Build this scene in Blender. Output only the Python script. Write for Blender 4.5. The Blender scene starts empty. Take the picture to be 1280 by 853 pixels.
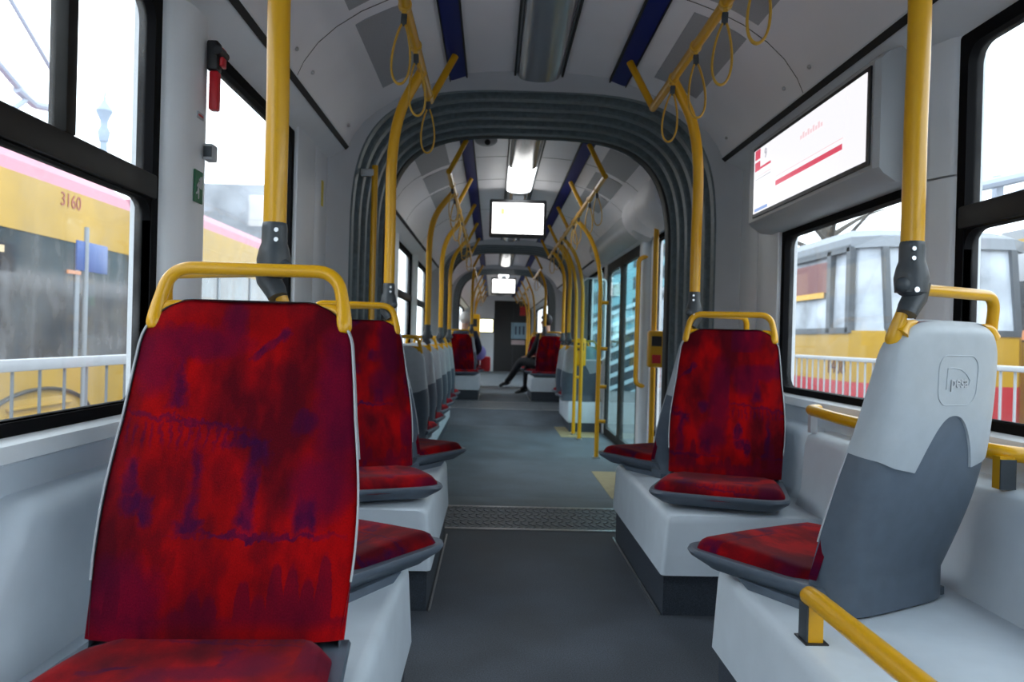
import bpy, bmesh, math, random
from mathutils import Vector, Matrix
random.seed(7)
R = math.radians
C = bpy.context.scene.collection
SC = bpy.context.scene

# ------------------------------------------------------------------ camera
FPX, CX, CY = 976.3, 640.0, 426.5
VPX, VPY, ROLL = 615.9, 423.2, R(1.5)
CAM = Vector((-0.193, 0.0, 0.895))
def camera():
    # directions in camera coordinates (x right, y up, -z forward)
    ax = Vector(((VPX-CX), -(VPY-CY), -FPX)).normalized()          # world +Y
    up = Vector((math.sin(ROLL), math.cos(ROLL), 0))
    up = (up - ax*up.dot(ax)).normalized()                         # world +Z
    rt = ax.cross(up)                                              # world +X
    M = Matrix((rt, ax, up))          # rows: world axes in cam coords -> maps cam->world
    cd = bpy.data.cameras.new('camera'); co = bpy.data.objects.new('camera', cd); C.objects.link(co)
    co.matrix_world = Matrix.Translation(CAM) @ M.to_4x4()
    cd.sensor_width = 23.6; cd.sensor_fit = 'HORIZONTAL'; cd.lens = FPX*23.6/1280
    cd.clip_start = 0.02; cd.clip_end = 500
    cd.dof.use_dof = True; cd.dof.focus_distance = 1.75; cd.dof.aperture_fstop = 4.0
    SC.camera = co
camera()

# ------------------------------------------------------------------ materials
MATS = {}
def mat(name, col, rough=.5, metal=0., spec=.5, noise=0., nscale=60., bump=0., bscale=200., coat=0., sheen=0., emit=None, es=0.):
    if name in MATS: return MATS[name]
    m = bpy.data.materials.new(name); m.use_nodes = True; nt = m.node_tree
    b = nt.nodes['Principled BSDF']
    b.inputs['Base Color'].default_value = (*col, 1); b.inputs['Roughness'].default_value = rough
    b.inputs['Metallic'].default_value = metal; b.inputs['Specular IOR Level'].default_value = spec
    b.inputs['Coat Weight'].default_value = coat; b.inputs['Coat Roughness'].default_value = .08
    if sheen:
        b.inputs['Sheen Weight'].default_value = sheen; b.inputs['Sheen Roughness'].default_value = .4
    if emit:
        b.inputs['Emission Color'].default_value = (*emit, 1); b.inputs['Emission Strength'].default_value = es
    tc = nt.nodes.new('ShaderNodeTexCoord')
    if noise:
        n = nt.nodes.new('ShaderNodeTexNoise'); n.inputs['Scale'].default_value = nscale; n.inputs['Detail'].default_value = 6
        nt.links.new(tc.outputs['Object'], n.inputs['Vector'])
        r = nt.nodes.new('ShaderNodeMapRange'); r.inputs[1].default_value = .3; r.inputs[2].default_value = .7
        r.inputs[3].default_value = 1-noise; r.inputs[4].default_value = 1+noise
        nt.links.new(n.outputs['Fac'], r.inputs[0])
        mx = nt.nodes.new('ShaderNodeVectorMath'); mx.operation = 'SCALE'; mx.inputs[0].default_value = col
        nt.links.new(r.outputs[0], mx.inputs['Scale']); nt.links.new(mx.outputs[0], b.inputs['Base Color'])
    if bump:
        n2 = nt.nodes.new('ShaderNodeTexNoise'); n2.inputs['Scale'].default_value = bscale; n2.inputs['Detail'].default_value = 3
        nt.links.new(tc.outputs['Object'], n2.inputs['Vector'])
        bp = nt.nodes.new('ShaderNodeBump'); bp.inputs['Strength'].default_value = bump; bp.inputs['Distance'].default_value = .002
        nt.links.new(n2.outputs['Fac'], bp.inputs['Height']); nt.links.new(bp.outputs[0], b.inputs['Normal'])
    MATS[name] = m; return m
GRP = mat('moulded_grey_plastic', (.60,.67,.74), .38, noise=.05, nscale=9, bump=.15, bscale=500)
WALL = mat('wall_panel_grey', (.76,.79,.83), .42, noise=.04, nscale=4, bump=.1, bscale=400)
CEIL = mat('ceiling_panel_white', (.84,.83,.87), .45, noise=.03, nscale=3, bump=.1, bscale=400)
PORTAL = mat('portal_frame_grey', (.52,.54,.57), .6, noise=.04, nscale=5)
HOUSE = mat('screen_housing_grey', (.46,.48,.50), .4, noise=.03, nscale=5)
VENT = mat('ceiling_vent_grey', (.36,.37,.40), .6, noise=.1, nscale=300)
SEAM = mat('seam_black', (.01,.01,.012), .7)
RUB = mat('black_rubber', (.006,.006,.007), .8, spec=.08)
BAR = mat('dark_window_bar', (.016,.015,.014), .5, spec=.2, noise=.2, nscale=20)
YEL = mat('yellow_enamel', (.68,.345,.001), .34, spec=.45, coat=.2)
STRAP = mat('strap_yellow_plastic', (.66,.38,.045), .45, noise=.1, nscale=60)
DGREY = mat('dark_grey_shell_plastic', (.085,.11,.145), .42, noise=.08, nscale=30, bump=.25, bscale=900)
LGREY = mat('light_grey_shell_plastic', (.36,.40,.44), .40, noise=.04, nscale=30, bump=.25, bscale=900)
PIPE = mat('light_piping', (.42,.44,.47), .5)
CLAMP = mat('dark_clamp_plastic', (.045,.055,.065), .42, bump=.2, bscale=500)
STEEL = mat('brushed_steel', (.55,.56,.58), .3, metal=1.)
BLUE = mat('dark_blue_strip', (.001,.010,.15), .5, spec=.15)
BEL = mat('bellows_rubber', (.13,.17,.19), .5, noise=.2, nscale=40)
BELDK = mat('bellows_seal_black', (.006,.006,.007), .5)
KICK = mat('kick_panel_speckled', (.035,.045,.062), .6, noise=.6, nscale=450)
BLACK = mat('black_plastic', (.012,.012,.014), .4)
RED = mat('red_plastic', (.55,.01,.02), .35)
GREEN = mat('sign_green', (.0,.12,.045), .5)
WHITE = mat('white_paint', (.46,.47,.50), .5)
SILL = mat('sill_aluminium', (.82,.85,.88), .35, noise=.03, nscale=10)
TAN = mat('floor_marking_tan', (.30,.25,.13), .7, noise=.15, nscale=30)

def floor_mat(name, col):
    m = mat(name, col, .75)
    nt = m.node_tree; b = nt.nodes['Principled BSDF']; tc = nt.nodes.new('ShaderNodeTexCoord')
    n1 = nt.nodes.new('ShaderNodeTexNoise'); n1.inputs['Scale'].default_value = 260; n1.inputs['Detail'].default_value = 2
    n2 = nt.nodes.new('ShaderNodeTexNoise'); n2.inputs['Scale'].default_value = 3.5; n2.inputs['Detail'].default_value = 8
    for n in (n1, n2): nt.links.new(tc.outputs['Object'], n.inputs['Vector'])
    r1 = nt.nodes.new('ShaderNodeMapRange'); r1.inputs[1].default_value=.35; r1.inputs[2].default_value=.65; r1.inputs[3].default_value=.65; r1.inputs[4].default_value=1.35
    r2 = nt.nodes.new('ShaderNodeMapRange'); r2.inputs[1].default_value=.35; r2.inputs[2].default_value=.65; r2.inputs[3].default_value=.78; r2.inputs[4].default_value=1.25
    nt.links.new(n1.outputs[0], r1.inputs[0]); nt.links.new(n2.outputs[0], r2.inputs[0])
    mu = nt.nodes.new('ShaderNodeMath'); mu.operation='MULTIPLY'; nt.links.new(r1.outputs[0], mu.inputs[0]); nt.links.new(r2.outputs[0], mu.inputs[1])
    v = nt.nodes.new('ShaderNodeVectorMath'); v.operation='SCALE'; v.inputs[0].default_value = col
    nt.links.new(mu.outputs[0], v.inputs['Scale']); nt.links.new(v.outputs[0], b.inputs['Base Color'])
    rr = nt.nodes.new('ShaderNodeMapRange'); rr.inputs[3].default_value=.5; rr.inputs[4].default_value=.8; nt.links.new(n2.outputs[0], rr.inputs[0]); nt.links.new(rr.outputs[0], b.inputs['Roughness'])
    return m
FLOOR = floor_mat('floor_covering_dark', (.058,.068,.084))
FLOOR2 = floor_mat('floor_covering_bluegrey', (.085,.105,.125))

def glass_mat(name, tint=(1,1,1), gloss=.06, dirt=.05):
    m = bpy.data.materials.new(name); m.use_nodes = True; nt = m.node_tree; nt.nodes.clear()
    o = nt.nodes.new('ShaderNodeOutputMaterial'); t = nt.nodes.new('ShaderNodeBsdfTransparent'); t.inputs[0].default_value=(*tint,1)
    g = nt.nodes.new('ShaderNodeBsdfGlossy'); g.inputs['Roughness'].default_value=.03
    lw = nt.nodes.new('ShaderNodeLayerWeight'); lw.inputs[0].default_value=.5
    pw = nt.nodes.new('ShaderNodeMath'); pw.operation='POWER'; pw.inputs[1].default_value=4.; nt.links.new(lw.outputs['Facing'], pw.inputs[0])
    mx = nt.nodes.new('ShaderNodeMixShader'); ml = nt.nodes.new('ShaderNodeMath'); ml.operation='MULTIPLY_ADD'; ml.inputs[1].default_value=.30; ml.inputs[2].default_value=.025
    nt.links.new(pw.outputs[0], ml.inputs[0]); nt.links.new(ml.outputs[0], mx.inputs[0]); nt.links.new(t.outputs[0], mx.inputs[1]); nt.links.new(g.outputs[0], mx.inputs[2])
    # dust specks and film
    d = nt.nodes.new('ShaderNodeBsdfDiffuse'); d.inputs[0].default_value=(.7,.72,.74,1)
    tr = nt.nodes.new('ShaderNodeBsdfTranslucent'); tr.inputs[0].default_value=(.7,.72,.74,1)
    ad = nt.nodes.new('ShaderNodeMixShader'); nt.links.new(d.outputs[0], ad.inputs[1]); nt.links.new(tr.outputs[0], ad.inputs[2])
    tc = nt.nodes.new('ShaderNodeTexCoord'); n = nt.nodes.new('ShaderNodeTexNoise'); n.inputs['Scale'].default_value=5; n.inputs['Detail'].default_value=8
    vo = nt.nodes.new('ShaderNodeTexVoronoi'); vo.inputs['Scale'].default_value=70
    nt.links.new(tc.outputs['Object'], n.inputs['Vector']); nt.links.new(tc.outputs['Object'], vo.inputs['Vector'])
    r = nt.nodes.new('ShaderNodeMapRange'); r.inputs[1].default_value=.4; r.inputs[2].default_value=.75; r.inputs[3].default_value=dirt*.5; r.inputs[4].default_value=dirt*2
    nt.links.new(n.outputs[0], r.inputs[0])
    s = nt.nodes.new('ShaderNodeMath'); s.operation='LESS_THAN'; s.inputs[1].default_value=.07; nt.links.new(vo.outputs['Distance'], s.inputs[0])
    s2 = nt.nodes.new('ShaderNodeMath'); s2.operation='MULTIPLY_ADD'; s2.inputs[1].default_value=dirt*3; nt.links.new(s.outputs[0], s2.inputs[0]); nt.links.new(r.outputs[0], s2.inputs[2])
    m2 = nt.nodes.new('ShaderNodeMixShader'); nt.links.new(s2.outputs[0], m2.inputs[0]); nt.links.new(mx.outputs[0], m2.inputs[1]); nt.links.new(ad.outputs[0], m2.inputs[2])
    nt.links.new(m2.outputs[0], o.inputs[0]); return m
GLASS = glass_mat('window_glass', (.95,.97,.97), dirt=.045)
GLASSL = glass_mat('dusty_window_glass', (.95,.97,.97), dirt=.075)
TEAL_GLASS = glass_mat('door_glass', (.75,.92,.93), dirt=.03)

def emat(name, col, s):
    m = bpy.data.materials.new(name); m.use_nodes = True; nt = m.node_tree
    b = nt.nodes['Principled BSDF']; b.inputs['Base Color'].default_value=(.05,.05,.05,1)
    b.inputs['Emission Color'].default_value=(*col,1); b.inputs['Emission Strength'].default_value=s
    b.inputs['Roughness'].default_value=.25
    return m
SCREEN = emat('screen_white', (.97,.96,1.), 0.58)
SCR_RED = emat('screen_red', (.85,.09,.16), 0.48)
SCR_PINK = emat('screen_pink', (1.,.72,.76), 0.54)
SCR_BLUE = emat('screen_blue', (.25,.42,.85), 0.48)
SCR_GREY = emat('screen_grey', (.55,.55,.62), 0.45)
SCR_YEL = emat('screen_yellow', (1.,.93,.35), 0.56)
MONITOR = emat('monitor_white', (1.,1.,.98), 1.8)
LAMP = emat('lit_diffuser', (.93,.97,1.), 4.5)
CABIN = emat('cabin_display_warm', (1.,.93,.62), 2.2)

def fabric(name='red_moquette', seed=0.):
    m = bpy.data.materials.new(name); m.use_nodes = True; nt = m.node_tree; L = nt.links.new
    b = nt.nodes['Principled BSDF']
    def N(t, **k):
        n = nt.nodes.new(t)
        for a, v in k.items(): setattr(n, a, v)
        return n
    def math_(op, a, bb=None, c=None):
        n = N('ShaderNodeMath', operation=op)
        for i, v in enumerate((a, bb, c)):
            if v is None: continue
            if isinstance(v, (int, float)): n.inputs[i].default_value = v
            else: L(v, n.inputs[i])
        return n.outputs[0]
    uv = N('ShaderNodeUVMap'); uv.uv_map = 'UVMap'
    oi = N('ShaderNodeObjectInfo')
    sep = N('ShaderNodeSeparateXYZ'); L(uv.outputs[0], sep.inputs[0]); u, v = sep.outputs[0], sep.outputs[1]
    off = math_('MULTIPLY', oi.outputs['Object Index'], 1.7)
    comb = N('ShaderNodeCombineXYZ'); L(u, comb.inputs[0]); L(v, comb.inputs[1]); L(off, comb.inputs[2])
    def noise(scale, detail=4, sx=1., sy=1., zoff=0.):
        mp = N('ShaderNodeMapping'); mp.inputs['Scale'].default_value=(sx,sy,1); mp.inputs['Location'].default_value=(0,0,zoff); L(comb.outputs[0], mp.inputs[0])
        n = N('ShaderNodeTexNoise'); n.inputs['Scale'].default_value=scale; n.inputs['Detail'].default_value=detail; L(mp.outputs[0], n.inputs['Vector']); return n.outputs[0]
    def rng(x, a, bb, c=0., d=1.):
        n = N('ShaderNodeMapRange'); n.inputs[1].default_value=a; n.inputs[2].default_value=bb; n.inputs[3].default_value=c; n.inputs[4].default_value=d; L(x, n.inputs[0]); return n.outputs[0]
    idx = oi.outputs['Object Index']
    u2 = math_('FRACT', math_('ADD', math_('MULTIPLY', idx, .37), u)); v2 = math_('FRACT', math_('ADD', math_('MULTIPLY', idx, .29), v))
    def skyline(cols, base, hmax, zz, jag=.02):
        jn = math_('MULTIPLY_ADD', noise(45, 2, 1, 1, zz+3), jag*2, -jag)
        uu = math_('ADD', u, math_('MULTIPLY', jn, .4))
        cell = math_('FLOOR', math_('MULTIPLY', uu, cols))
        wn = N('ShaderNodeTexWhiteNoise', noise_dimensions='2D'); cc = N('ShaderNodeCombineXYZ'); L(cell, cc.inputs[0]); L(math_('ADD', math_('FLOOR', off), zz), cc.inputs[1]); L(cc.outputs[0], wn.inputs[0])
        h = math_('MULTIPLY', math_('POWER', wn.outputs[0], 2.2), hmax)
        # slight taper of each tower
        fr = math_('ABSOLUTE', math_('SUBTRACT', math_('FRACT', math_('MULTIPLY', uu, cols)), .5))
        h = math_('MULTIPLY', h, math_('SUBTRACT', 1.15, math_('MULTIPLY', math_('POWER', math_('MULTIPLY', fr, 2), 3), .7)))
        vv = math_('ADD', v, jn)
        top = rng(math_('SUBTRACT', math_('ADD', h, base), vv), -.006, .012); bot = rng(v, base-.035, base, 0, 1)
        return math_('MULTIPLY', top, bot)
    c_red = (.20,.0005,.0018,1); c_dk = (.055,.0005,.005,1); c_pu = (.024,.0012,.030,1); c_br = (.33,.0008,.002,1)
    def mix(f, a, bb):
        n = N('ShaderNodeMix', data_type='RGBA')
        (L(f, n.inputs[0]) if not isinstance(f, float) else setattr(n.inputs[0], 'default_value', f))
        for s_, x in ((6, a), (7, bb)):
            if isinstance(x, tuple): n.inputs[s_].default_value = x
            else: L(x, n.inputs[s_])
        return n.outputs[2]
    jx = math_('MULTIPLY_ADD', noise(16, 5, 1, 1, 4.), .07, -.035); jy = math_('MULTIPLY_ADD', noise(16, 5, 1, 1, 9.), .07, -.035)
    jf = math_('MULTIPLY_ADD', noise(60, 3, 1, 1, 6.), .03, -.015)
    U = math_('ADD', math_('ADD', u2, jx), jf); V = math_('ADD', math_('ADD', v2, jy), jf)
    def ell(cx, cy, rx, ry, ang=0., soft=.6):
        du, dv = math_('SUBTRACT', U, cx), math_('SUBTRACT', V, cy); c, s_ = math.cos(R(ang)), math.sin(R(ang))
        a = math_('ADD', math_('MULTIPLY', du, c/rx), math_('MULTIPLY', dv, s_/rx)); bb = math_('ADD', math_('MULTIPLY', du, -s_/ry), math_('MULTIPLY', dv, c/ry))
        q = math_('ADD', math_('MULTIPLY', a, a), math_('MULTIPLY', bb, bb)); return rng(q, 1-soft, 1+soft, 1, 0)
    def tower(cx, z0, z1, w0, w1, soft=.014):
        t = rng(V, z0, z1, 0, 1); w = math_('MULTIPLY_ADD', t, w1-w0, w0)
        side = rng(math_('SUBTRACT', w, math_('ABSOLUTE', math_('SUBTRACT', U, cx))), -soft, soft)
        return math_('MULTIPLY', side, math_('MULTIPLY', rng(V, z0-.012, z0+.012), rng(V, z1-.012, z1+.02, 1, 0)))
    def mx_(*a):
        r = a[0]
        for q in a[1:]: r = math_('MAXIMUM', r, q)
        return r
    base = mix(rng(noise(2.4, 7), .42, .60), c_br, c_red)
    base = mix(rng(noise(7.5, 8, 1.3, .8, 12.), .48, .66, 0, .6), base, c_dk)
    base = mix(rng(noise(2.9, 8, 1.2, .8, 2.), .42, .62, 0, .92), base, c_dk)
    base = mix(math_('MULTIPLY', mx_(ell(.27,.86,.24,.055), ell(.14,.80,.10,.10), ell(.92,.70,.10,.24), ell(.86,.42,.12,.10), ell(.12,.10,.16,.12), ell(.45,.92,.05,.08)), .62), base, (.06,.001,.022,1))
    m_ = mx_(tower(.35,.30,.53,.026,.012), tower(.575,.30,.57,.036,.014), tower(.81,.30,.39,.045,.03), ell(.775,.62,.052,.040), ell(.09,.45,.035,.055), ell(.11,.37,.05,.035), ell(.17,.35,.03,.05),
             ell(.62,.86,.065,.016,38), ell(.665,.895,.022,.024), ell(.575,.83,.05,.012,20), tower(.245,.66,.76,.045,.02), tower(.245,.75,.81,.012,.004), tower(.60,.50,.56,.05,.02), ell(.55,.555,.09,.012), ell(.62,.285,.30,.010), ell(.35,.31,.05,.02))
    base = mix(math_('MULTIPLY', m_, rng(noise(11,4,1,1,7.), .32, .62, .35, .85)), base, c_pu)
    hatch = math_('MULTIPLY', rng(math_('SINE', math_('MULTIPLY', U, 170)), .0, .9), math_('MULTIPLY', rng(V,.53,.56), rng(V,.60,.62,1,0)))
    hatch = mx_(math_('MULTIPLY', hatch, .8), ell(.3,.615,.34,.008,-6))
    base = mix(math_('MULTIPLY', hatch, math_('MULTIPLY', rng(U,.5,.6,1,0), .55)), base, c_pu)
    s1 = skyline(16, .06, .17, 11.); base = mix(math_('MULTIPLY', s1, .62), base, (.075,.001,.014,1))
    fine = rng(noise(190, 2, 1, 1), .3, .7, .8, 1.2)
    vm = N('ShaderNodeVectorMath', operation='SCALE'); L(base, vm.inputs[0]); L(fine, vm.inputs['Scale'])
    L(vm.outputs[0], b.inputs['Base Color'])
    b.inputs['Roughness'].default_value = .85; b.inputs['Specular IOR Level'].default_value=.08
    b.inputs['Sheen Weight'].default_value = .13; b.inputs['Sheen Roughness'].default_value=.35; b.inputs['Sheen Tint'].default_value=(1.,.35,.4,1)
    bp = N('ShaderNodeBump'); bp.inputs['Strength'].default_value=.25; bp.inputs['Distance'].default_value=.001; L(noise(260,2), bp.inputs['Height']); L(bp.outputs[0], b.inputs['Normal'])
    return m
FAB = fabric()

# ------------------------------------------------------------------ mesh helpers
def link(name, bm, m, parent=None, smooth=True, angle=40, mats=None):
    me = bpy.data.meshes.new(name); bmesh.ops.recalc_face_normals(bm, faces=bm.faces[:]); bm.to_mesh(me); bm.free()
    for x in (mats or [m]): me.materials.append(x)
    if smooth:
        me.polygons.foreach_set('use_smooth', [True]*len(me.polygons)); me.set_sharp_from_angle(angle=R(angle))
    o = bpy.data.objects.new(name, me); C.objects.link(o)
    if parent is not None: o.parent = parent
    return o
def tag(o, label=None, cat=None, group=None, kind=None):
    if label: o['label'] = label
    if cat: o['category'] = cat
    if group: o['group'] = group
    if kind: o['kind'] = kind
    return o
def thing(name, label, cat, loc=(0,0,0), rz=0, group=None):
    o = bpy.data.objects.new(name, None); C.objects.link(o); o.empty_display_size=.05
    o.location = loc; o.rotation_euler = (0,0,rz); return tag(o, label, cat, group)
def struct(name, bm, m, parent=None, **k):
    o = link(name, bm, m, parent, **k)
    if parent is None: o['kind'] = 'structure'
    return o
def sroot(name):
    o = bpy.data.objects.new(name, None); C.objects.link(o); o['kind'] = 'structure'; return o
def box(bm, x0, x1, y0, y1, z0, z1, bev=0., seg=2, M=None, mi=0):
    vs = [bm.verts.new((x,y,z)) for x in (x0,x1) for y in (y0,y1) for z in (z0,z1)]
    fs = [bm.faces.new([vs[i] for i in f]) for f in ((0,1,3,2),(4,6,7,5),(0,4,5,1),(2,3,7,6),(0,2,6,4),(1,5,7,3))]
    for f in fs: f.material_index = mi
    geo = vs
    if bev > 0:
        es = list({e for f in fs for e in f.edges})
        r = bmesh.ops.bevel(bm, geom=es, offset=bev, segments=seg, affect='EDGES', profile=.5, clamp_overlap=True)
        geo = list({v for f in r['faces'] for v in f.verts} | {v for v in vs if v.is_valid})
        for f in r['faces']: f.material_index = mi
    if M is not None: bmesh.ops.transform(bm, matrix=M, verts=geo)
    return bm
def B(*a, **k):
    bm = bmesh.new(); box(bm, *a, **k); return bm
def spline(pts, n=6):
    pts = [Vector(p) for p in pts]; out = []
    for i in range(len(pts)-1):
        p0 = pts[max(i-1,0)]; p1 = pts[i]; p2 = pts[i+1]; p3 = pts[min(i+2,len(pts)-1)]
        for k in range(n):
            t = k/n
            out.append(.5*((2*p1)+(p2-p0)*t+(2*p0-5*p1+4*p2-p3)*t*t+(3*p1-p0-3*p2+p3)*t**3))
    out.append(pts[-1]); return out
def fillet(pts, r, n=6):
    pts = [Vector(p) for p in pts]; out = [pts[0]]
    for i in range(1, len(pts)-1):
        a, b, c = pts[i-1], pts[i], pts[i+1]
        rr = min(r, (a-b).length*(.95 if i==1 else .49), (c-b).length*(.95 if i==len(pts)-2 else .49))
        p, q = b+(a-b).normalized()*rr, b+(c-b).normalized()*rr
        for k in range(n+1):
            t = k/n; out.append((1-t)**2*p + 2*t*(1-t)*b + t*t*q)
    out.append(pts[-1]); return out
def tube(bm, pts, r, seg=12, cap=True, rf=None, flat=None, closed=False):
    """sweep; rf(t)->radius factor; flat=(a,b) cross-section scale"""
    pts = [Vector(p) for p in pts]; n = len(pts); rings = []
    t0 = (pts[1]-pts[0]).normalized()
    ref = Vector((0,1,0)) if abs(t0.y) < .9 else Vector((1,0,0))
    nrm = (ref - t0*ref.dot(t0)).normalized()
    for i, p in enumerate(pts):
        if closed: t = (pts[(i+1)%n]-pts[i-1]).normalized()
        else: t = (pts[min(i+1,n-1)]-pts[max(i-1,0)]).normalized()
        nrm = (nrm - t*nrm.dot(t)).normalized(); bn = t.cross(nrm)
        f = rf(i/(n-1)) if rf else 1.
        a, b = (flat or (1,1))
        rings.append([bm.verts.new(p + (nrm*math.cos(2*math.pi*k/seg)*a + bn*math.sin(2*math.pi*k/seg)*b)*r*f) for k in range(seg)])
    rr = range(n if closed else n-1)
    for i in rr:
        A, Bq = rings[i], rings[(i+1)%n]
        for k in range(seg): bm.faces.new((A[k], A[(k+1)%seg], Bq[(k+1)%seg], Bq[k]))
    if cap and not closed: bm.faces.new(rings[0][::-1]); bm.faces.new(rings[-1])
    return bm
def T(*a, **k):
    bm = bmesh.new(); tube(bm, *a, **k); return bm
def cyl(bm, c, r, h, axis='z', seg=20, r2=None):
    d = {'x':Vector((1,0,0)),'y':Vector((0,1,0)),'z':Vector((0,0,1))}[axis]; c = Vector(c)
    r2 = r if r2 is None else r2
    return tube(bm, [c, c+d*h], r, seg, rf=lambda t: 1 + (r2/r-1)*t)
def sphere(bm, c, r, sx=1, sy=1, sz=1, u=16, v=10):
    M = Matrix.Translation(c) @ Matrix.Diagonal((r*sx, r*sy, r*sz, 1))
    bmesh.ops.create_uvsphere(bm, u_segments=u, v_segments=v, radius=1, matrix=M); return bm
def loft(bm, rings, closed=True, capa=False, capb=False, mi=0):
    vr = [[bm.verts.new(p) for p in r] for r in rings]
    for A, Bq in zip(vr, vr[1:]):
        n = len(A)
        for k in range(n if closed else n-1):
            f = bm.faces.new((A[k], A[(k+1)%n], Bq[(k+1)%n], Bq[k])); f.material_index = mi
    if capa: bm.faces.new(vr[0][::-1])
    if capb: bm.faces.new(vr[-1])
    return vr
def prism_y(bm, prof, y0, y1, mi=0):
    """closed x-z profile swept along y"""
    loft(bm, [[(x,y,z) for x, z in prof] for y in (y0, y1)], True, True, True, mi); return bm
def rrect(w, h, r, n=5, cx=0, cy=0):
    out = []
    for sx, sy, a0 in ((1,1,0),(-1,1,90),(-1,-1,180),(1,-1,270)):
        for k in range(n+1):
            a = R(a0+90*k/n); out.append((cx+sx*(w/2-r)+r*math.cos(a), cy+sy*(h/2-r)+r*math.sin(a)))
    return out
def frame_ring(bm, outer, inner, d0, d1, to3):
    """picture-frame ring between two loops of equal count; to3(u,v,d)->xyz"""
    n = len(outer)
    a = [[bm.verts.new(to3(u,v,d)) for u,v in lp] for lp, d in ((outer,d0),(outer,d1),(inner,d1),(inner,d0))]
    for j in range(4):
        A, Bq = a[j], a[(j+1)%4]
        for k in range(n): bm.faces.new((A[k],A[(k+1)%n],Bq[(k+1)%n],Bq[k]))
    return bm
def text_mesh(name, s, size, m, parent, M, ext=.001, align='CENTER', font_shear=0, bold=0.):
    cu = bpy.data.curves.new(name, 'FONT'); cu.body = s; cu.size = size; cu.extrude = ext; cu.align_x = align; cu.align_y='CENTER'; cu.offset = bold; cu.shear = font_shear
    to = bpy.data.objects.new(name+'_tmp', cu); C.objects.link(to)
    dg = bpy.context.evaluated_depsgraph_get(); me = bpy.data.meshes.new_from_object(to.evaluated_get(dg))
    bpy.data.objects.remove(to); bpy.data.curves.remove(cu)
    me.name = name; me.transform(M); me.materials.clear(); me.materials.append(m)
    o = bpy.data.objects.new(name, me); C.objects.link(o)
    if parent is not None: o.parent = parent
    return o
def copy_tree(o, parent=None):
    c = o.copy(); C.objects.link(c); c.parent = parent
    for ch in [x for x in list(bpy.data.objects) if x.parent == o]: copy_tree(ch, c)
    return c

# ------------------------------------------------------------------ car body
HW = 1.04      # half width at the windows
ZT = 1.74      # window top
ZS = .695      # sill
CPROF = [(.933,1.822),(.905,1.885),(.855,1.955),(.79,2.015),(.70,2.075),(.60,2.122),(.52,2.15),(.433,2.176),(.357,2.192),(.24,2.202),(.1156,2.207),(0,2.21)]
def ceil_z(x):
    x = abs(x); P = CPROF[::-1]
    for (xa,za),(xb,zb) in zip(P, P[1:]):
        if x <= xb: return za + (zb-za)*(x-xa)/(xb-xa)
    return P[-1][1]
def ceiling(y0, y1, seams):
    full = [(-x,z) for x,z in CPROF] + [(x,z) for x,z in CPROF[::-1][1:]]
    prof = full + [(x*1.06, z+.05) for x,z in full[::-1]]
    bm = bmesh.new(); prism_y(bm, prof, y0, y1); c = struct('ceiling', bm, CEIL)
    if seams:
        bm = bmesh.new()
        for ys in seams:
            for s in (-1, 1):
                for (xa, za), (xb, zb) in zip(CPROF, CPROF[1:]):
                    if xa <= .1156: continue
                    loft(bm, [[(s*xa,y,za-.0015),(s*xb,y,zb-.0015),(s*xb,y,zb+.004),(s*xa,y,za+.004)] for y in (ys-.0018, ys+.0018)], True, True, True)
        link('panel_seam', bm, SEAM, c)
    return c
def blue_strip(y0, y1):
    for s in (-1, 1):
        o = sroot('trim_1' if s < 0 else 'trim_2')
        bm = bmesh.new()
        loft(bm, [[(s*x,y,z) for x,z in ((.357,2.189),(.433,2.173),(.433,2.166),(.425,2.165),(.365,2.18),(.357,2.181))] for y in (y0,y1)], True, True, True)
        link('strip_cover', bm, BLUE, o)
        bm = bmesh.new(); box(bm, *sorted((s*.350, s*.357)), y0, y1, 2.176, 2.193); link('strip_edging', bm, SEAM, o)
        bm = bmesh.new(); box(bm, *sorted((s*.433, s*.438)), y0, y1, 2.160, 2.176); link('strip_edging', bm, SEAM, o)
def side_wall(s, y0, y1, wins, zb, top_override=None):
    """wall slab s=-1/1 with rectangular openings wins=[(ya,yb,z0,z1)]"""
    nm = 'wall_left' if s < 0 else 'wall_right'
    t0, t1 = HW, HW+.06
    bm = bmesh.new()
    def slab(ya, yb, za, zc):
        if yb-ya > 1e-4 and zc-za > 1e-4: box(bm, *sorted((s*t0, s*t1)), ya, yb, za, zc)
    y = y0
    for (ya, yb, z0, z1) in sorted(wins):
        slab(y, ya, zb, ZT); slab(ya, yb, zb, z0); slab(ya, yb, z1, ZT); y = yb
    slab(y, y1, zb, ZT)
    # sloped cove between window head and ceiling panel
    loft(bm, [[(s*x,y,z) for x,z in ((HW,ZT-.004),(.972,1.787),(.940,1.812),(.925,1.83),(1.06,1.9),(HW+.06,ZT-.004))] for y in (y0,y1)], True, True, True)
    w = struct(nm, bm, WALL, smooth=False)
    bm = bmesh.new(); loft(bm, [[(s*x,y,z) for x,z in ((.945,1.808),(.930,1.826),(.926,1.822),(.941,1.804))] for y in (y0,y1)], True, True, True)
    link('seal_strip', bm, SEAM, w)
    return w
WN = [0]
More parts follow.
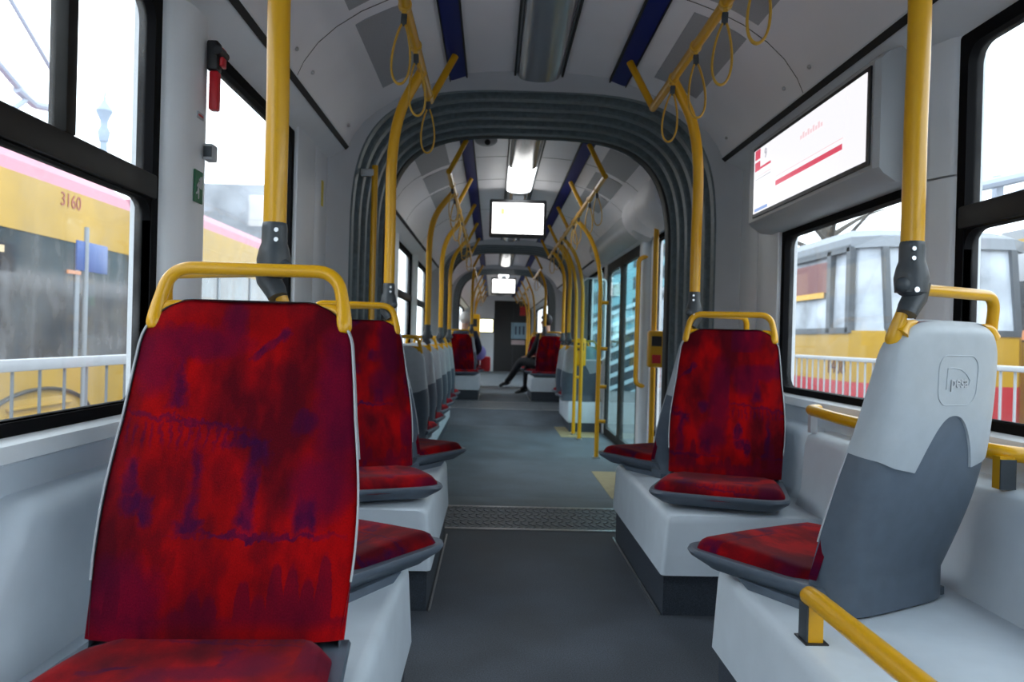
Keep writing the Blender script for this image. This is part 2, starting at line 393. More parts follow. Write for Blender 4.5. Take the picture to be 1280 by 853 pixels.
def window(s, ya, yb, z0, z1, bar=None, mull=(), glass=None, fw=.03, r=.05):
    WN[0] += 1; root = sroot('window_%d' % WN[0])
    cy, cz, w, h = (ya+yb)/2, (z0+z1)/2, yb-ya, z1-z0
    to3 = lambda u, v, d: (s*(HW+d), u, v)
    bm = bmesh.new()
    frame_ring(bm, rrect(w+.012, h+.012, .01, 5, cy, cz), rrect(w-2*fw, h-2*fw, r, 5, cy, cz), -.006, .035, to3)
    link('window_frame', bm, RUB, root)
    if bar:
        bm = bmesh.new(); box(bm, *sorted((s*(HW-.012), s*(HW+.04))), ya+.01, yb-.01, bar[0], bar[1], .006); link('glazing_bar', bm, BAR, root)
        # rounded lower corners gasket
        bm = bmesh.new(); frame_ring(bm, rrect(w-.01, bar[0]-z0-.005, .01, 5, cy, (z0+bar[0])/2), rrect(w-2*fw, bar[0]-z0-fw-.004, r, 5, cy, (z0+fw+bar[0]-.004)/2), -.004, .03, to3)
        link('gasket', bm, RUB, root)
    for y in mull:
        bm = bmesh.new(); box(bm, *sorted((s*(HW-.008), s*(HW+.03))), y-.019, y+.019, (bar[1] if bar else z0)+.0, z1-.015, .005); link('mullion', bm, BAR, root)
    bm = bmesh.new(); box(bm, *sorted((s*(HW+.016), s*(HW+.020))), ya+.015, yb-.015, z0+.015, z1-.015); link('pane', bm, glass or GLASS, root, smooth=False)
    return root
def floor(y0, y1, z, m, x=1.08):
    return struct('floor', B(-x, x, y0, y1, z-.05, z), m, smooth=False)

ZL = -.12      # low floor
Y_A0, Y_A1 = 3.9, 4.8
Y_B0, Y_B1 = 10.4, 11.25
Y_C0, Y_C1 = 14.0, 14.9
Y_END = 24.0

# section 1
WL1 = (-1.9, 1.96, ZS, ZT-.015); WL2 = (2.10, 3.25, ZS, ZT-.015); WLB = (-4.4,-2.1,ZS,ZT-.015)
WR1 = (-1.9, 2.05, ZS, ZT-.015); WR2 = (2.22, 3.31, ZS, 1.385)
side_wall(-1, -4.6, Y_A0, [WL1, WL2, WLB], -.05)
side_wall( 1, -4.6, Y_A0, [WR1, WR2, WLB], -.05)
window(-1, *WL1, bar=(1.215,1.275), mull=(1.56,-.2), glass=GLASSL)
window(-1, *WL2)
window( 1, *WR1, bar=(1.215,1.275), mull=(-.2,))
window( 1, *WR2)
window(-1, *WLB, bar=(1.215,1.275)); window(1, *WLB, bar=(1.215,1.275))
ceiling(-4.6, Y_A0, (-.2, 1.35, 2.86))
blue_strip(-4.6, Y_A0-.02)
floor(-4.6, 3.66, 0, FLOOR)
struct('wall_back', B(-1.1,1.1,-4.66,-4.6,-.05,2.25), WALL, smooth=False)
# ceiling screws
cscr = sroot('trim_3')
for s in (-1, 1):
    for y in (1.22,1.48,2.74,2.98,3.72):
        x = .905; bm = bmesh.new(); sphere(bm, (s*(x-.004), y, 1.885), .008, u=10, v=6); link('screw', bm, STEEL, cscr)

# sill ledges and lower lining
def sill(s, y0, y1, name='trim_4'):
    bm = bmesh.new()
    loft(bm, [[(s*x,y,z) for x,z in ((HW+.01,.70),(HW-.012,.70),(HW-.03,.69),(HW-.036,.662),(HW-.02,.655),(HW+.01,.655))] for y in (y0,y1)], True, True, True)
    struct(name, bm, SILL)
sill(-1, -4.5, 3.30); sill(1, -4.5, 3.36)
def pillar(s, y0, y1, z0=.66, z1=1.735, d=.05):
    bm = bmesh.new()
    pr = [(HW+.0,y0),(HW-d*.5,y0+.012),(HW-d,y0+.06),(HW-d-.006,(y0+y1)/2),(HW-d,y1-.05),(HW-d*.6,y1-.008),(HW,y1)]
    pr = [(p.x,p.y) for p in spline([(a,b,0) for a,b in pr],4)]
    loft(bm, [[(s*a,b,z) for a,b in pr] for z in (z0,z1)], True, True, True)
    return struct('wall_left' if s<0 else 'wall_right', bm, WALL, angle=60)
pillar(-1, 1.965, 2.20); pillar(1, 2.055, 2.22, z1=1.36, d=.035); pillar(1, 2.057, 2.218, z0=1.366, d=.035)
# end panels beside the portal, with a seam
for s, y0 in ((-1,3.25),(1,3.31)):
    bm = bmesh.new()
    box(bm, *sorted((s*(HW-.022), s*(HW+.0))), y0+.006, 3.575, .05, 1.76, .004)
    box(bm, *sorted((s*(HW-.022), s*(HW+.0))), 3.583, Y_A0, .05, 1.76, .004)
    struct('wall_left' if s<0 else 'wall_right', bm, WALL, angle=60)

# portal + bellows
def arch(a, zt, y, dz=0., n=3.4, N=40, z0=1.30, zb=ZL-.02):
    pts = [(-a, y, zb)]
    for i in range(N+1):
        th = math.pi - math.pi*i/N; c, s_ = math.cos(th), math.sin(th)
        pts.append((a*math.copysign(abs(c)**(2/n), c), y, z0+(zt-z0)*abs(s_)**(2/n)))
    pts.append((a, y, zb)); return pts
def portal(y0, y1, name='trim_5'):
    """grey moulded frame from the body section (y0) to the bellows opening (y1)"""
    d = 1 if y1 > y0 else -1
    bm = bmesh.new(); L = abs(y1-y0)
    rings = [arch(1.075,2.26,y0-d*.02,n=5.5), arch(1.02,2.215,y0,n=5.0), arch(.985,2.185,y0+d*.03,n=4.4), arch(.955,2.165,y0+d*L*.6,n=3.8), arch(.925,2.145,y1,n=3.6), arch(.93,2.16,y1+d*.015,n=3.6)]
    loft(bm, rings, False); struct(name, bm, PORTAL, angle=30)
def bellows(y0, y1, folds, name='trim_6'):
    bm = bmesh.new(); rings = []; L = y1-y0
    for i in range(folds):
        for j, (t, k) in enumerate(((0,.0),(.06,-.008),(.5,-.008),(.56,.0),(.60,.040),(.96,.040))):
            y = y0 + L*(i+t)/folds; g = -.0155*i*6/folds
            rings.append(arch(.925+g*.75+k, 2.165+g*.6+k, y, n=3.5))
    rings.append(arch(.845, 2.11, y1, n=3.5))
    loft(bm, rings, False); o = struct(name, bm, BEL, angle=30)
    bm = bmesh.new()
    loft(bm, [arch(.90,2.15,y1-.10,n=3.5), arch(.845,2.115,y1-.09,n=3.5), arch(.835,2.105,y1-.05,n=3.5), arch(.845,2.115,y1-.01,n=3.5), arch(.90,2.16,y1,n=3.5)], False)
    link('seal_lip', bm, BELDK, o)
portal(Y_A0-.08, Y_A0+.03); bellows(Y_A0+.03, Y_A1-.05, 6); portal(Y_A1+.10, Y_A1-.02)
portal(Y_B0-.1, Y_B0+.02); bellows(Y_B0+.02, Y_B1-.04, 5); portal(Y_B1+.10, Y_B1-.02)
portal(Y_C0-.1, Y_C0+.02); bellows(Y_C0+.02, Y_C1-.04, 5); portal(Y_C1+.10, Y_C1-.02)

# ramps with chequered plate
TREAD = mat('ribbed_tread_plate', (.10,.115,.13), .45, noise=.3, nscale=120)
def ramp(y0, z0, y1, z1, w=1.0):
    bm = bmesh.new()
    loft(bm, [[(-w,y,z),(w,y,z),(w,y,z-.05),(-w,y,z-.05)] for y,z in ((y0,z0),(y1,z1))], True, True, True)
    f = struct('floor', bm, TREAD, smooth=False)
    bm = bmesh.new(); n = 26
    sl = (z1-z0)/(y1-y0)
    for i in range(n):
        x = -w*.46 + i*(w*.92)/(n-1)
        for k in range(7):
            yy = y0+.03+(y1-y0-.06)*k/6
            a = .5 if (k % 2) else -.5
            M = Matrix.Translation((x, yy, z0+sl*(yy-y0)+.002)) @ Matrix.Rotation(math.atan(sl), 4, 'X') @ Matrix.Rotation(a, 4, 'Z')
            box(bm, -.005,.005,-.026,.026,-.002,.002, M=M)
    link('tread_rib', bm, mat('worn_rib_grey',(.20,.22,.24),.45), f, smooth=False)
    for y, z in ((y0,z0),(y1,z1)):
        link('edge_strip', B(-w,w,y-.012,y+.012,z-.002,z+.004), STEEL, f, smooth=False)
ramp(3.66,0,4.14,0); ramp(9.9,0,11.0,0); ramp(13.9,0,14.6,0)
def slope(y0,z0,y1,z1):
    bm = bmesh.new(); loft(bm, [[(-1.08,y,z),(1.08,y,z),(1.08,y,z-.05),(-1.08,y,z-.05)] for y,z in ((y0,z0),(y1,z1))], True, True, True); struct('floor', bm, FLOOR2, smooth=False)
slope(4.14,0,5.0,ZL); slope(9.1,ZL,9.9,0); slope(14.6,0,15.3,ZL)
floor(5.0, 9.1, ZL, FLOOR2); floor(11.0,13.9,0,FLOOR2); floor(15.3,Y_END,ZL,FLOOR2)
mk = sroot('trim_7')
link('floor_marking', B(.60,.86,5.02,6.05,ZL,ZL+.002), TAN, mk, smooth=False)
link('floor_marking', B(.55,.95,8.15,9.2,ZL,ZL+.002), TAN, mk, smooth=False)

# ------------------------------------------------------------------ seat plinths
def plinth(y0, y1, s, label, h=.337, zk=.139, zf=0.):
    """moulded box on a recessed speckled kick panel; aisle edge at |x|=.385"""
    t = thing('seat_plinth', label, 'seat plinth', (s*.7,(y0+y1)/2,zf))
    ox, oy = -s*.7, -(y0+y1)/2
    bm = bmesh.new()
    pr = [(.374,zk),(.385,h-.03),(.388,h-.014),(.395,h-.004),(.41,h),(1.019,h),(1.019,zk)]
    def ring(y, ins): return [(s*(x+ins*(x<.5))+ox, y+oy, z-ins*.3*(z>h-.05)) for x,z in pr]
    loft(bm, [ring(y0+.0,.012), ring(y0+.006,.003), ring(y0+.016,0), ring(y1-.016,0), ring(y1-.006,.003), ring(y1,.012)], True, True, True)
    link('plinth_body', bm, GRP, t, angle=50)
    bm = bmesh.new(); box(bm, *sorted((s*.388+ox, s*1.018+ox)), y0+.03+oy, y1-.03+oy, 0, zk)
    # cove up from the floor
    link('kick_panel', bm, KICK, t, smooth=False)
    bm = bmesh.new(); box(bm, *sorted((s*.374+ox, s*.380+ox)), y0+.026+oy, y1-.026+oy, 0, .006); link('floor_trim', bm, STEEL, t, smooth=False)
    return t
P1 = plinth(-2.0, 1.95, -1, 'long grey moulded plinth on the left, under the nearest red seats')
P2 = plinth(-2.0, 1.95, 1, 'long grey moulded plinth on the right, under the seat with raised logo')
P3 = plinth(2.52, 3.56, -1, 'short grey plinth on the left carrying the second pair of seats')
P4 = plinth(2.52, 3.56, 1, 'short grey plinth on the right carrying two back-to-back seats')
P5 = plinth(11.3, 12.6, -1, 'far grey plinth beyond the second ramp, under the white-haired passenger')
P6 = plinth(11.3, 12.6, 1, 'far grey plinth beyond the second ramp, under the seats by dark-clothed passenger')

# wall ledges (moulded side boxes behind the seats)
def ledge(s, y0, y1, dx, z1, slope=.0, z0=.337):
    bm = bmesh.new(); r = .035
    pr = [(HW,z0),(HW-dx+.0-.03,z0),(HW-dx-.012,z0+.05),(HW-dx,z1-r*1.2),(HW-dx+r*.3,z1-r*.35),(HW-dx+r,z1),(HW,z1+.006)]
    def ring(y, k): 
        return [(s*(HW-(HW-x)*k), y+slope*(z1-z)*(1 if y<1.8 else -1)*-1, z0+(z-z0)*(.985 if k<.9 and z>z0 else 1)) for x,z in pr]
    n = 6; rings = []
    for i in range(n+1):
        a = math.pi/2*i/n; rings.append(ring(y0+.07*(1-math.cos(a)), max(.02, math.sin(a))))
    for i in range(n+1):
        a = math.pi/2*(1-i/n); rings.append(ring(y1-.05*(1-math.cos(a)), max(.02, math.sin(a))))
    loft(bm, rings, True, True, True); return struct('wall_left' if s<0 else 'wall_right', bm, GRP, angle=60)
ledge(1, -1.5, 2.78, .12, .592); ledge(1, 2.80, 3.7, .09, .60)
ledge(-1, 1.30, 2.78, .085, .60, slope=.9); ledge(-1, 2.80, 3.7, .09, .60)
# lower lining
for s in (-1,1):
    bm = bmesh.new(); box(bm, *sorted((s*(HW-.02), s*(HW+.002))), -4.5, 3.56, 0, .664, .003)
    struct('wall_left' if s<0 else 'wall_right', bm, GRP)

# ------------------------------------------------------------------ seats
BH = .536
def back_w(t):   # half width over height
    return .198 + .006*math.sin(math.pi*min(t*1.6,1)) - .030*max(0,(t-.35)/.65)**1.5
def back_y(t): return -.005 - .155*t - .012*math.sin(math.pi*t)
def top_corner(t, w):
    # rounds the top corners: shrink the half width near the top
    r = .075/BH
    if t > 1-r: 
        k = (t-(1-r))/r; return w - .075*(1-math.sqrt(max(0,1-k*k)))
    return w
def cushion_back():
    bm = bmesh.new(); uvl = bm.loops.layers.uv.new('UVMap')
    NU, NV = 22, 40; grid = []; uvs = {}
    ts = [0.+ (i/NV) for i in range(NV+1)]
    ts = [1-(1-t)**1.0 for t in ts]; ts = [math.sin(t*math.pi/2)**.8 if False else t for t in ts]
    ts = [t for t in ts[:-6]] + [1-(.075/BH)*x for x in (.9,.7,.5,.34,.2,.1,.03,0)]
    ts = sorted(set(ts))
    for t in ts:
        w = top_corner(t, back_w(t)); row = []
        for i in range(NU+1):
            a = -1+2*i/NU; aa = math.sin(a*math.pi/2)*.5+a*.5
            ed = 1-abs(aa)**6; et = min(1, (1-t)/.05)**.5 if t>.95 else 1
            y = back_y(t) + .022*ed*et + .012*(abs(aa)**2.2)*(1 if t<.9 else 1) - .006
            y += .012*math.exp(-((t-.22)/.14)**2)*(1-aa*aa)
            v = bm.verts.new((aa*(w+.004), y, t*BH*1.014)); row.append(v); uvs[v] = (.5-(aa*w/.40), t)
        grid.append(row)
    for A, Bq in zip(grid, grid[1:]):
        for k in range(NU):
            f = bm.faces.new((A[k],A[k+1],Bq[k+1],Bq[k]))
    # back skirt to give thickness
    per = [g[0] for g in grid] + grid[-1][1:] + [g[-1] for g in grid[::-1]][1:] 
    nb = []
    for v in per:
        q = bm.verts.new((v.co.x*.985, back_y(v.co.z/BH)-.012, v.co.z*.996)); uvs[q] = uvs[v]; nb.append(q)
    for k in range(len(per)-1): bm.faces.new((per[k],per[k+1],nb[k+1],nb[k]))
    for f in bm.faces:
        for l in f.loops: l[uvl].uv = uvs[l.vert]
    return bm
SD = .352
def cushion_seat():
    bm = bmesh.new(); uvl = bm.loops.layers.uv.new('UVMap'); NU, NV = 24, 22; uvs = {}; grid = []
    for j in range(NV+1):
        t = j/NV; row = []
        for i in range(NU+1):
            a = -1+2*i/NU
            w = .188 + .028*t
            rc = .16
            if t > 1-rc: k = (t-(1-rc))/rc; w -= .055*(1-math.sqrt(max(0,1-k*k)))
            if t < .15: w -= .028*(1-t/.15)
            x = a*w; y = t*SD + .012*(1-a*a)*t
            z = .018 - .012*(1-a*a)*math.sin(math.pi*min(1,t*1.25)) + .010*math.sin(math.pi*t)
            e = max(0,(abs(a)-.86)/.14); z -= .022*e**2
            e = max(0,(t-.84)/.16); z -= .030*e**2
            z -= .014*(1-t*.7)
            v = bm.verts.new((x,y,z)); row.append(v); uvs[v] = (x/.42+.5, t*.8+.1)
        grid.append(row)
    for A, Bq in zip(grid, grid[1:]):
        for k in range(NU): bm.faces.new((A[k],A[k+1],Bq[k+1],Bq[k]))
    per = [g[0] for g in grid] + grid[-1][1:] + [g[-1] for g in grid[::-1]][1:]
    nb = []
    for v in per:
        q = bm.verts.new((v.co.x*1.0, v.co.y, -.028)); uvs[q] = (uvs[v][0]+.03, uvs[v][1]); nb.append(q)
    for k in range(len(per)-1): bm.faces.new((per[k],per[k+1],nb[k+1],nb[k]))
    for f in bm.faces:
        for l in f.loops: l[uvl].uv = uvs[l.vert]
    return bm
SECS = {}
def shell_sec(t, off=0., NU=64):
    """U-shaped cross-section of the back shell at height t, from left lip round the back to right lip"""
    key = (round(t,5), off, NU)
    if key in SECS: return SECS[key]
    w = top_corner(t, back_w(t)) + .006 + off*.6
    D = .034 + .052*math.sin(math.pi/2*min(1,(1-t)*1.35))
    w -= .010*max(0,1-t/.30)**2
    if t > .95: D *= .35+.65*math.sqrt(max(0,1-((t-.95)/.05)**2)) if t < 1 else .35
    yf = back_y(t) + .010
    raw = []
    for k in range(241):
        th = math.pi*k/240; c, s_ = -math.cos(th), math.sin(th)
        raw.append((w*math.copysign(abs(c)**(.50), c), yf - (D+off)*abs(s_)**(.62)))
    acc = [0]
    for (xa,ya),(xb,yb) in zip(raw, raw[1:]): acc.append(acc[-1]+math.hypot(xb-xa,yb-ya))
    out = []; k = 0
    for i in range(NU+1):
        L = acc[-1]*i/NU
        while k < 239 and acc[k+1] < L: k += 1
        f = 0 if acc[k+1]==acc[k] else (L-acc[k])/(acc[k+1]-acc[k]); f = min(1,max(0,f))
        out.append((raw[k][0]+(raw[k+1][0]-raw[k][0])*f, raw[k][1]+(raw[k+1][1]-raw[k][1])*f))
    SECS[key] = out
    return out
def zt(t): return -.068 + t*(BH+.006+.068)
def shell_point(i, t, off=0.): 
    sec = shell_sec(max(0,(zt(t))/(BH+.006)) if zt(t) > 0 else 0, off); x, y = sec[i]
    return (x, y, zt(t))
def lower_shell():
    bm = bmesh.new(); ts = [k/36 for k in range(34)]+[.945,.955,.965,.975,.985,.993,1.]
    rings = [[shell_point(i, t) for i in range(65)] for t in ts]
    # tuck the bottom forward under
    vr = loft(bm, rings, False)
    bm.faces.new(vr[-1][::-1]); bm.faces.new(vr[0])
    # front closing lip
    return bm
def cover_bound(i, NU=64):
    """lower edge (t) of the light cover round the back: dips at sides, arch cut-out in the middle"""
    sec = shell_sec(.55); x, y = sec[i]; ax_ = abs(x)
    if y < back_y(.55)-.035 and ax_ < .092: return .505 + .185*(1-(ax_/.092)**2.4)
    xm = .20; k = min(1,max(0,(ax_-.092)/.09)) if y < back_y(.55)-.035 else 1
    q = abs(2*i/NU-1)
    return .505 + .030*k + .03*max(0,(q-.6)/.4)
def upper_cover():
    bm = bmesh.new(); NU = 64; NT = 30; rings = []
    for j in range(NT+1):
        q = j/NT; q = 1-(1-q)**1.6
        row = []
        for i in range(NU+1):
            b0 = cover_bound(i); t = b0 + (1.0-b0)*q
            row.append(Vector(shell_point(i, min(t,1.0), .0045)) + Vector((0,0,.003 if q>.99 else 0)))
        rings.append(row)
    # inner rim row for thickness
    rim = [Vector(shell_point(i, cover_bound(i), -.003)) for i in range(NU+1)]
    vr = loft(bm, [rim]+rings, False); bm.faces.new(vr[-1][::-1])
    return bm
def pan():
    bm = bmesh.new()
    def ring(z, ins, y0):
        pts = [(-.205+ins,y0,z)]
        pts += [(-.216+ins,.13,z),(-.225+ins,.26,z)]
        for k in range(7):
            a = R(180-90*k/6); pts.append((-.165+ins*.5+(.055)*math.cos(a)-.006+ins*.5, .302-ins+.062*math.sin(a), z))
        q = [(-x,y,zz) for x,y,zz in pts[::-1]]
        return pts+q
    rings = [ring(-.012,.0,-.03), ring(-.020,-.003,-.035), ring(-.030,.002,-.04), ring(-.052,.030,-.045), ring(-.056,.034,-.045)]
    loft(bm, rings, True, True, True)
    return bm
def pedestal(drop):
    bm = bmesh.new()
    loft(bm, [[(-.195,-.055,z),(.195,-.055,z),(.195,.20-k,z),(-.195,.20-k,z)] for z,k in ((-.054,0),(-drop,.03))], True, True, True)
    return bm
def handle(side_clamp=0):
    """grab loop across the seat top; side_clamp=+-1: that end carries a pole clamp and drops as a curved foot"""
    w = .158; y0 = back_y(.93)-.013
    yt = y0-.012
    base = [(-w-.006, y0+.018, BH-.046), (-w-.008, y0+.008, BH-.014), (-w, y0-.006, BH+.035), (-w+.045, yt, BH+.066),(w-.045, yt, BH+.066),(w, y0-.006, BH+.035),(w+.008, y0+.008, BH-.014),(w+.006,y0+.018,BH-.046)]
    p = [Vector(b) for b in base]
    pts = fillet([p[0],p[1],Vector((-w+.010,y0-.010,BH+.066)),Vector((w-.010,y0-.010,BH+.066)),p[6],p[7]], .105, 12)
    bm = bmesh.new()
    def rf(t):
        e = min(t,1-t); return (1.0 + .42*max(0,1-e/.22)) * (.62+.38*min(1,e/.06))
    tube(bm, pts, .0118, 14, rf=rf)
    for s in (-1,1):   # inward tabs at the feet
        tube(bm, spline([(s*(w+.004),y0+.002,BH-.022),(s*(w-.012),y0+.001,BH-.004),(s*(w-.045),y0,BH+.001)],4), .013, 10, rf=lambda t: 1.25-.85*t)
    return bm
def make_seat(name='passenger_seat'):
    t = thing(name, 'x', 'seat')
    link('backrest_cushion', cushion_back(), FAB, t, angle=60)
    link('seat_cushion', cushion_seat(), FAB, t, angle=70)
    sh = link('seat_shell', lower_shell(), DGREY, t, angle=50)
    for s in (0, 64):
        bm = bmesh.new(); tube(bm, [Vector(shell_point(s, k/40, .001))+Vector((0,.001,0)) for k in range(10,38)], .0019, 8)
        link('piping', bm, PIPE, sh)
    cv = link('upper_cover', upper_cover(), LGREY, t, angle=50); tag(cv, 'light grey cover with arched cut-out on the seat back')
    # raised emblem: rounded square outline, leaf arc and lettering on the back
    # local frame on the cover: x to viewer's right seen from behind = -x
    def on_back(u, v, off=0.):
        tt = (v+.068)/(BH+.006+.068); sec = shell_sec(v/(BH+.006), .0045); 
        ymin = min(y for x,y in sec if abs(x-u) < .03) if True else 0
        best = sorted(sec, key=lambda q: abs(q[0]-u) + (0 if q[1] < back_y(v/BH)-.02 else 9))[:2]
        (xa,ya),(xb,yb) = best; k = 0 if abs(xb-xa)<1e-6 else (u-xa)/(xb-xa)
        return Vector((u, ya+(yb-ya)*k-off, v))
    bm = bmesh.new(); cz_ = .425
    lp = [(x, z) for x,z in rrect(.135,.10,.030,6,0,cz_)]
    lp = [(x*(1+(z-cz_)*.6), z) for x, z in lp]
    pts = [on_back(x,z,.0005) for x,z in lp]
    tube(bm, pts, .0011, 6, closed=True)
    em = link('emblem_outline', bm, LGREY, cv)
    bm = bmesh.new()
    arc = [on_back(-x,z,.0005) for x,z in [(.040,cz_-.018),(.040,cz_+.004),(.039,cz_+.024),(.018,cz_+.025),(-.006,cz_+.022),(-.026,cz_+.013),(-.040,cz_+.000),(-.037,cz_-.010)]]
    tube(bm, arc, .0011, 6)
    link('emblem_arc', bm, LGREY, cv)
    tx = text_mesh('emblem_text', 'pesa', .034, PIPE, cv, Matrix.Identity(4), ext=.001, bold=.0004)
    for v in tx.data.vertices: v.co = on_back(v.co.x+.003, cz_-.004+v.co.y, .0014+v.co.z)
    link('seat_pan', pan(), DGREY, t, angle=50)
    link('pedestal', pedestal(.0725), DGREY, t, smooth=False)
    link('grab_handle', handle(), YEL, t, angle=60)
    return t
seat0 = make_seat(); used = [False]
def seat(x, y, z, rz, label, group='passenger seats'):
    o = seat0 if not used[0] else copy_tree(seat0); used[0] = True
    o.location = (x,y,z); o.rotation_euler = (0,0,rz); o['label'] = label; o['group'] = group
    for ch in bpy.data.objects:
        if ch.parent == o and ch.name.startswith('backrest'): ch.pass_index = NS[0]
        if ch.parent == o and ch.name.startswith('seat_cushion'): ch.pass_index = NS[0]*2+5
    NS[0] += 1; return o
NS = [0]
ZC = .41
AW, TOW = R(29), R(20)
# facing away (local +y = world +y), turned to the aisle
def away(s, x, y, z, label, a=AW, **k): return seat(s*x, y, z, s*a, label, **k)
def toward(s, x, y, z, label, a=TOW, **k): return seat(s*x, y, z, math.pi - s*a, label, **k)
toward(-1, .62, 1.25, ZC-.004, 'large red seat nearest the camera on the left, facing the camera', a=R(2))
away(-1, .655, 1.71, ZC, 'seat back to back with the nearest left seat, only its red cushion showing')
away(1, .655, 1.71, ZC, 'near right seat seen from behind, grey back with raised emblem')
toward(-1, .672, 2.87, ZC, 'second red seat on the left, facing the camera on the short plinth')
toward(1, .675, 2.87, ZC, 'red seat on the right facing the camera on the short plinth')
away(-1, .655, 3.33, ZC, 'left seat facing away behind the second red seat, cushion over the aisle')
away(1, .655, 3.33, ZC, 'right seat facing away behind the red one, beside the ramp')
ordn = ('nearest', 'second', 'third', 'fourth', 'fifth', 'farthest')
SL_Y = [5.15, 5.85, 6.55, 7.25, 7.95, 8.65]
for i, y in enumerate(SL_Y):
    away(-1, .80, y, ZC+ZL, 'grey-backed seat along the left wall past the ramp, %s of the row of six' % ordn[i], a=R(5))
away(1, .79, 8.75, ZC+ZL, 'grey-backed seat on the right behind the glass screen, nearer one', a=0)
away(1, .79, 9.45, ZC+ZL, 'grey-backed seat on the right behind the glass screen, farther one', a=0)
toward(-1, .66, 11.75, ZC, 'far red seat on the left in front of the white-haired passenger', a=R(12))
toward(1, .66, 11.75, ZC, 'far red seat on the right in front of the dark-clothed passenger', a=R(12))
away(-1, .62, 12.15, ZC, 'seat the white-haired passenger sits on', a=R(15))
away(1, .66, 12.15, ZC, 'seat the dark-clothed passenger sits on', a=R(25))
toward(-1, .60, 13.7, ZC, 'red seat beyond the white-haired passenger, facing the camera', a=R(18))
toward(1, .60, 13.7, ZC, 'red seat beyond the dark-clothed passenger, facing the camera', a=R(18))
# legs for the low seats: plinth boxes
def pedestal_box(s, y0, y1, zf, label, x0=.62, h=.337):
    t = thing('bench_plinth', label, 'plinth', (s*.83,(y0+y1)/2,zf)); ox, oy = -s*.83, -(y0+y1)/2
    bm = bmesh.new(); box(bm, *sorted((s*x0+ox, s*(HW-.003)+ox)), y0+oy, y1+oy, .10, h, .012); link('base_body', bm, GRP, t)
    bm = bmesh.new(); box(bm, *sorted((s*(x0+.02)+ox, s*(HW-.01)+ox)), y0+.02+oy, y1-.02+oy, 0, .101); link('kick_panel', bm, KICK, t, smooth=False)
pedestal_box(-1, 5.03, 8.95, ZL, 'long grey base under the row of six seats along the left wall', x0=.66)
pedestal_box(1, 8.63, 9.75, ZL, 'grey base under the two seats behind the glass screen', x0=.66)
pedestal_box(-1, 13.35, 13.85, 0, 'small far base under the left seat beyond the white-haired passenger', x0=.42)
pedestal_box(1, 13.35, 13.85, 0, 'small far base under the right seat beyond the dark-clothed passenger', x0=.42)

# ------------------------------------------------------------------ poles, rails, straps
RZ, RX = 1.95, .50
def handle_end(o, side):
    """world position of a seat's grab loop end (side in local x)"""
    M = Matrix.Translation(o.location) @ Matrix.Rotation(o.rotation_euler.z, 4, 'Z')
    return M @ Vector((side*.150, back_y(.93)-.024, BH+.058)), M @ Vector((side*.166, back_y(.93)-.02, BH-.01))
def clamp_pole(o, s, label, xr=RX, group='seat poles', fine=True):
    side = 1 if s < 0 else -1
    top, foot = handle_end(o, side)
    t = thing('grab_pole', label, 'pole', (top.x, top.y, top.z), group=group)
    P = lambda p: Vector(p) - top
    x, y, z = top
    pts = spline([P((x,y,z+.03)), P((x,y,1.30)), P((x,y,1.60)), P((s*xr+(x-s*xr)*.72,y+.004,1.79)), P((s*xr,y+.01,RZ))], 8)
    link('pole', T(pts, .0212, 16), YEL, t, angle=80)
    bm = bmesh.new()
    tube(bm, [(0,0,.0),(0,0,.028),(0,0,.048),(0,0,.060),(0,0,.088),(0,0,.096),(0,0,.099)], .0240, 18, rf=lambda q: (1.22,1.32,1.16,.98,.98,.93,.85)[min(6,int(q*6+.5))])
    c = link('pole_clamp', bm, CLAMP, t, angle=40)
    # knuckle that wraps the loop
    bm = bmesh.new()
    ux = Vector((foot.x-top.x, foot.y-top.y, 0)); lx = (Matrix.Rotation(o.rotation_euler.z,4,'Z') @ Vector((side,0,0)))
    sphere(bm, (0,0,.012), .030, 1.0,.95,.75, 20, 12)
    tube(bm, [Vector((0,0,.02))-lx*.018, Vector((0,0,0))-lx*.012+Vector((0,0,-.01)), lx*.006+Vector((0,0,-.030)), lx*.012+Vector((0,0,-.042))], .0215, 16, rf=lambda q: 1.15-.30*q)
    sphere(bm, Vector((0,0,.014))+lx*.026, .0155, u=14, v=8); sphere(bm, Vector((0,0,.014))-lx*.026, .0155, u=14, v=8)
    link('clamp_knuckle', bm, CLAMP, c, angle=50)
    if fine:
        ry = Matrix.Rotation(o.rotation_euler.z,4,'Z')
        for k, zz in enumerate((.064,.082)):
            for sg in (-1,):
                d = (Vector((0,-.0225,zz)) + Vector((s*-.010,0,0)))
                bm = bmesh.new(); cyl(bm, d, .0042, -.004, 'y', 12); link('bolt', bm, STEEL, c)
        bm = bmesh.new(); d = Vector((-s*.006,-.030,.004)); cyl(bm, d, .0052, -.003,'y',12); link('bolt', bm, STEEL, c)
    return t
S = {o['label']: o for o in bpy.data.objects if o.name.startswith('passenger_seat')}
def find(txt): return next(o for l, o in S.items() if txt in l)
clamp_pole(find('back to back with the nearest left'), -1, 'yellow pole clamped behind the nearest left seat')
clamp_pole(find('near right seat seen from behind'), 1, 'thick yellow pole clamped to the near right seat with emblem')
clamp_pole(find('left seat facing away behind the second'), -1, 'curved yellow pole on the left just before the bellows arch')
clamp_pole(find('right seat facing away behind the red'), 1, 'curved yellow pole on the right just before the bellows arch')
for i in range(0, 6, 1):
    o = find('%s of the row of six' % ordn[i])
    clamp_pole(o, -1, 'yellow pole rising from the %s seat of the left row' % ordn[i], fine=False) if i in (1,3,5) else None
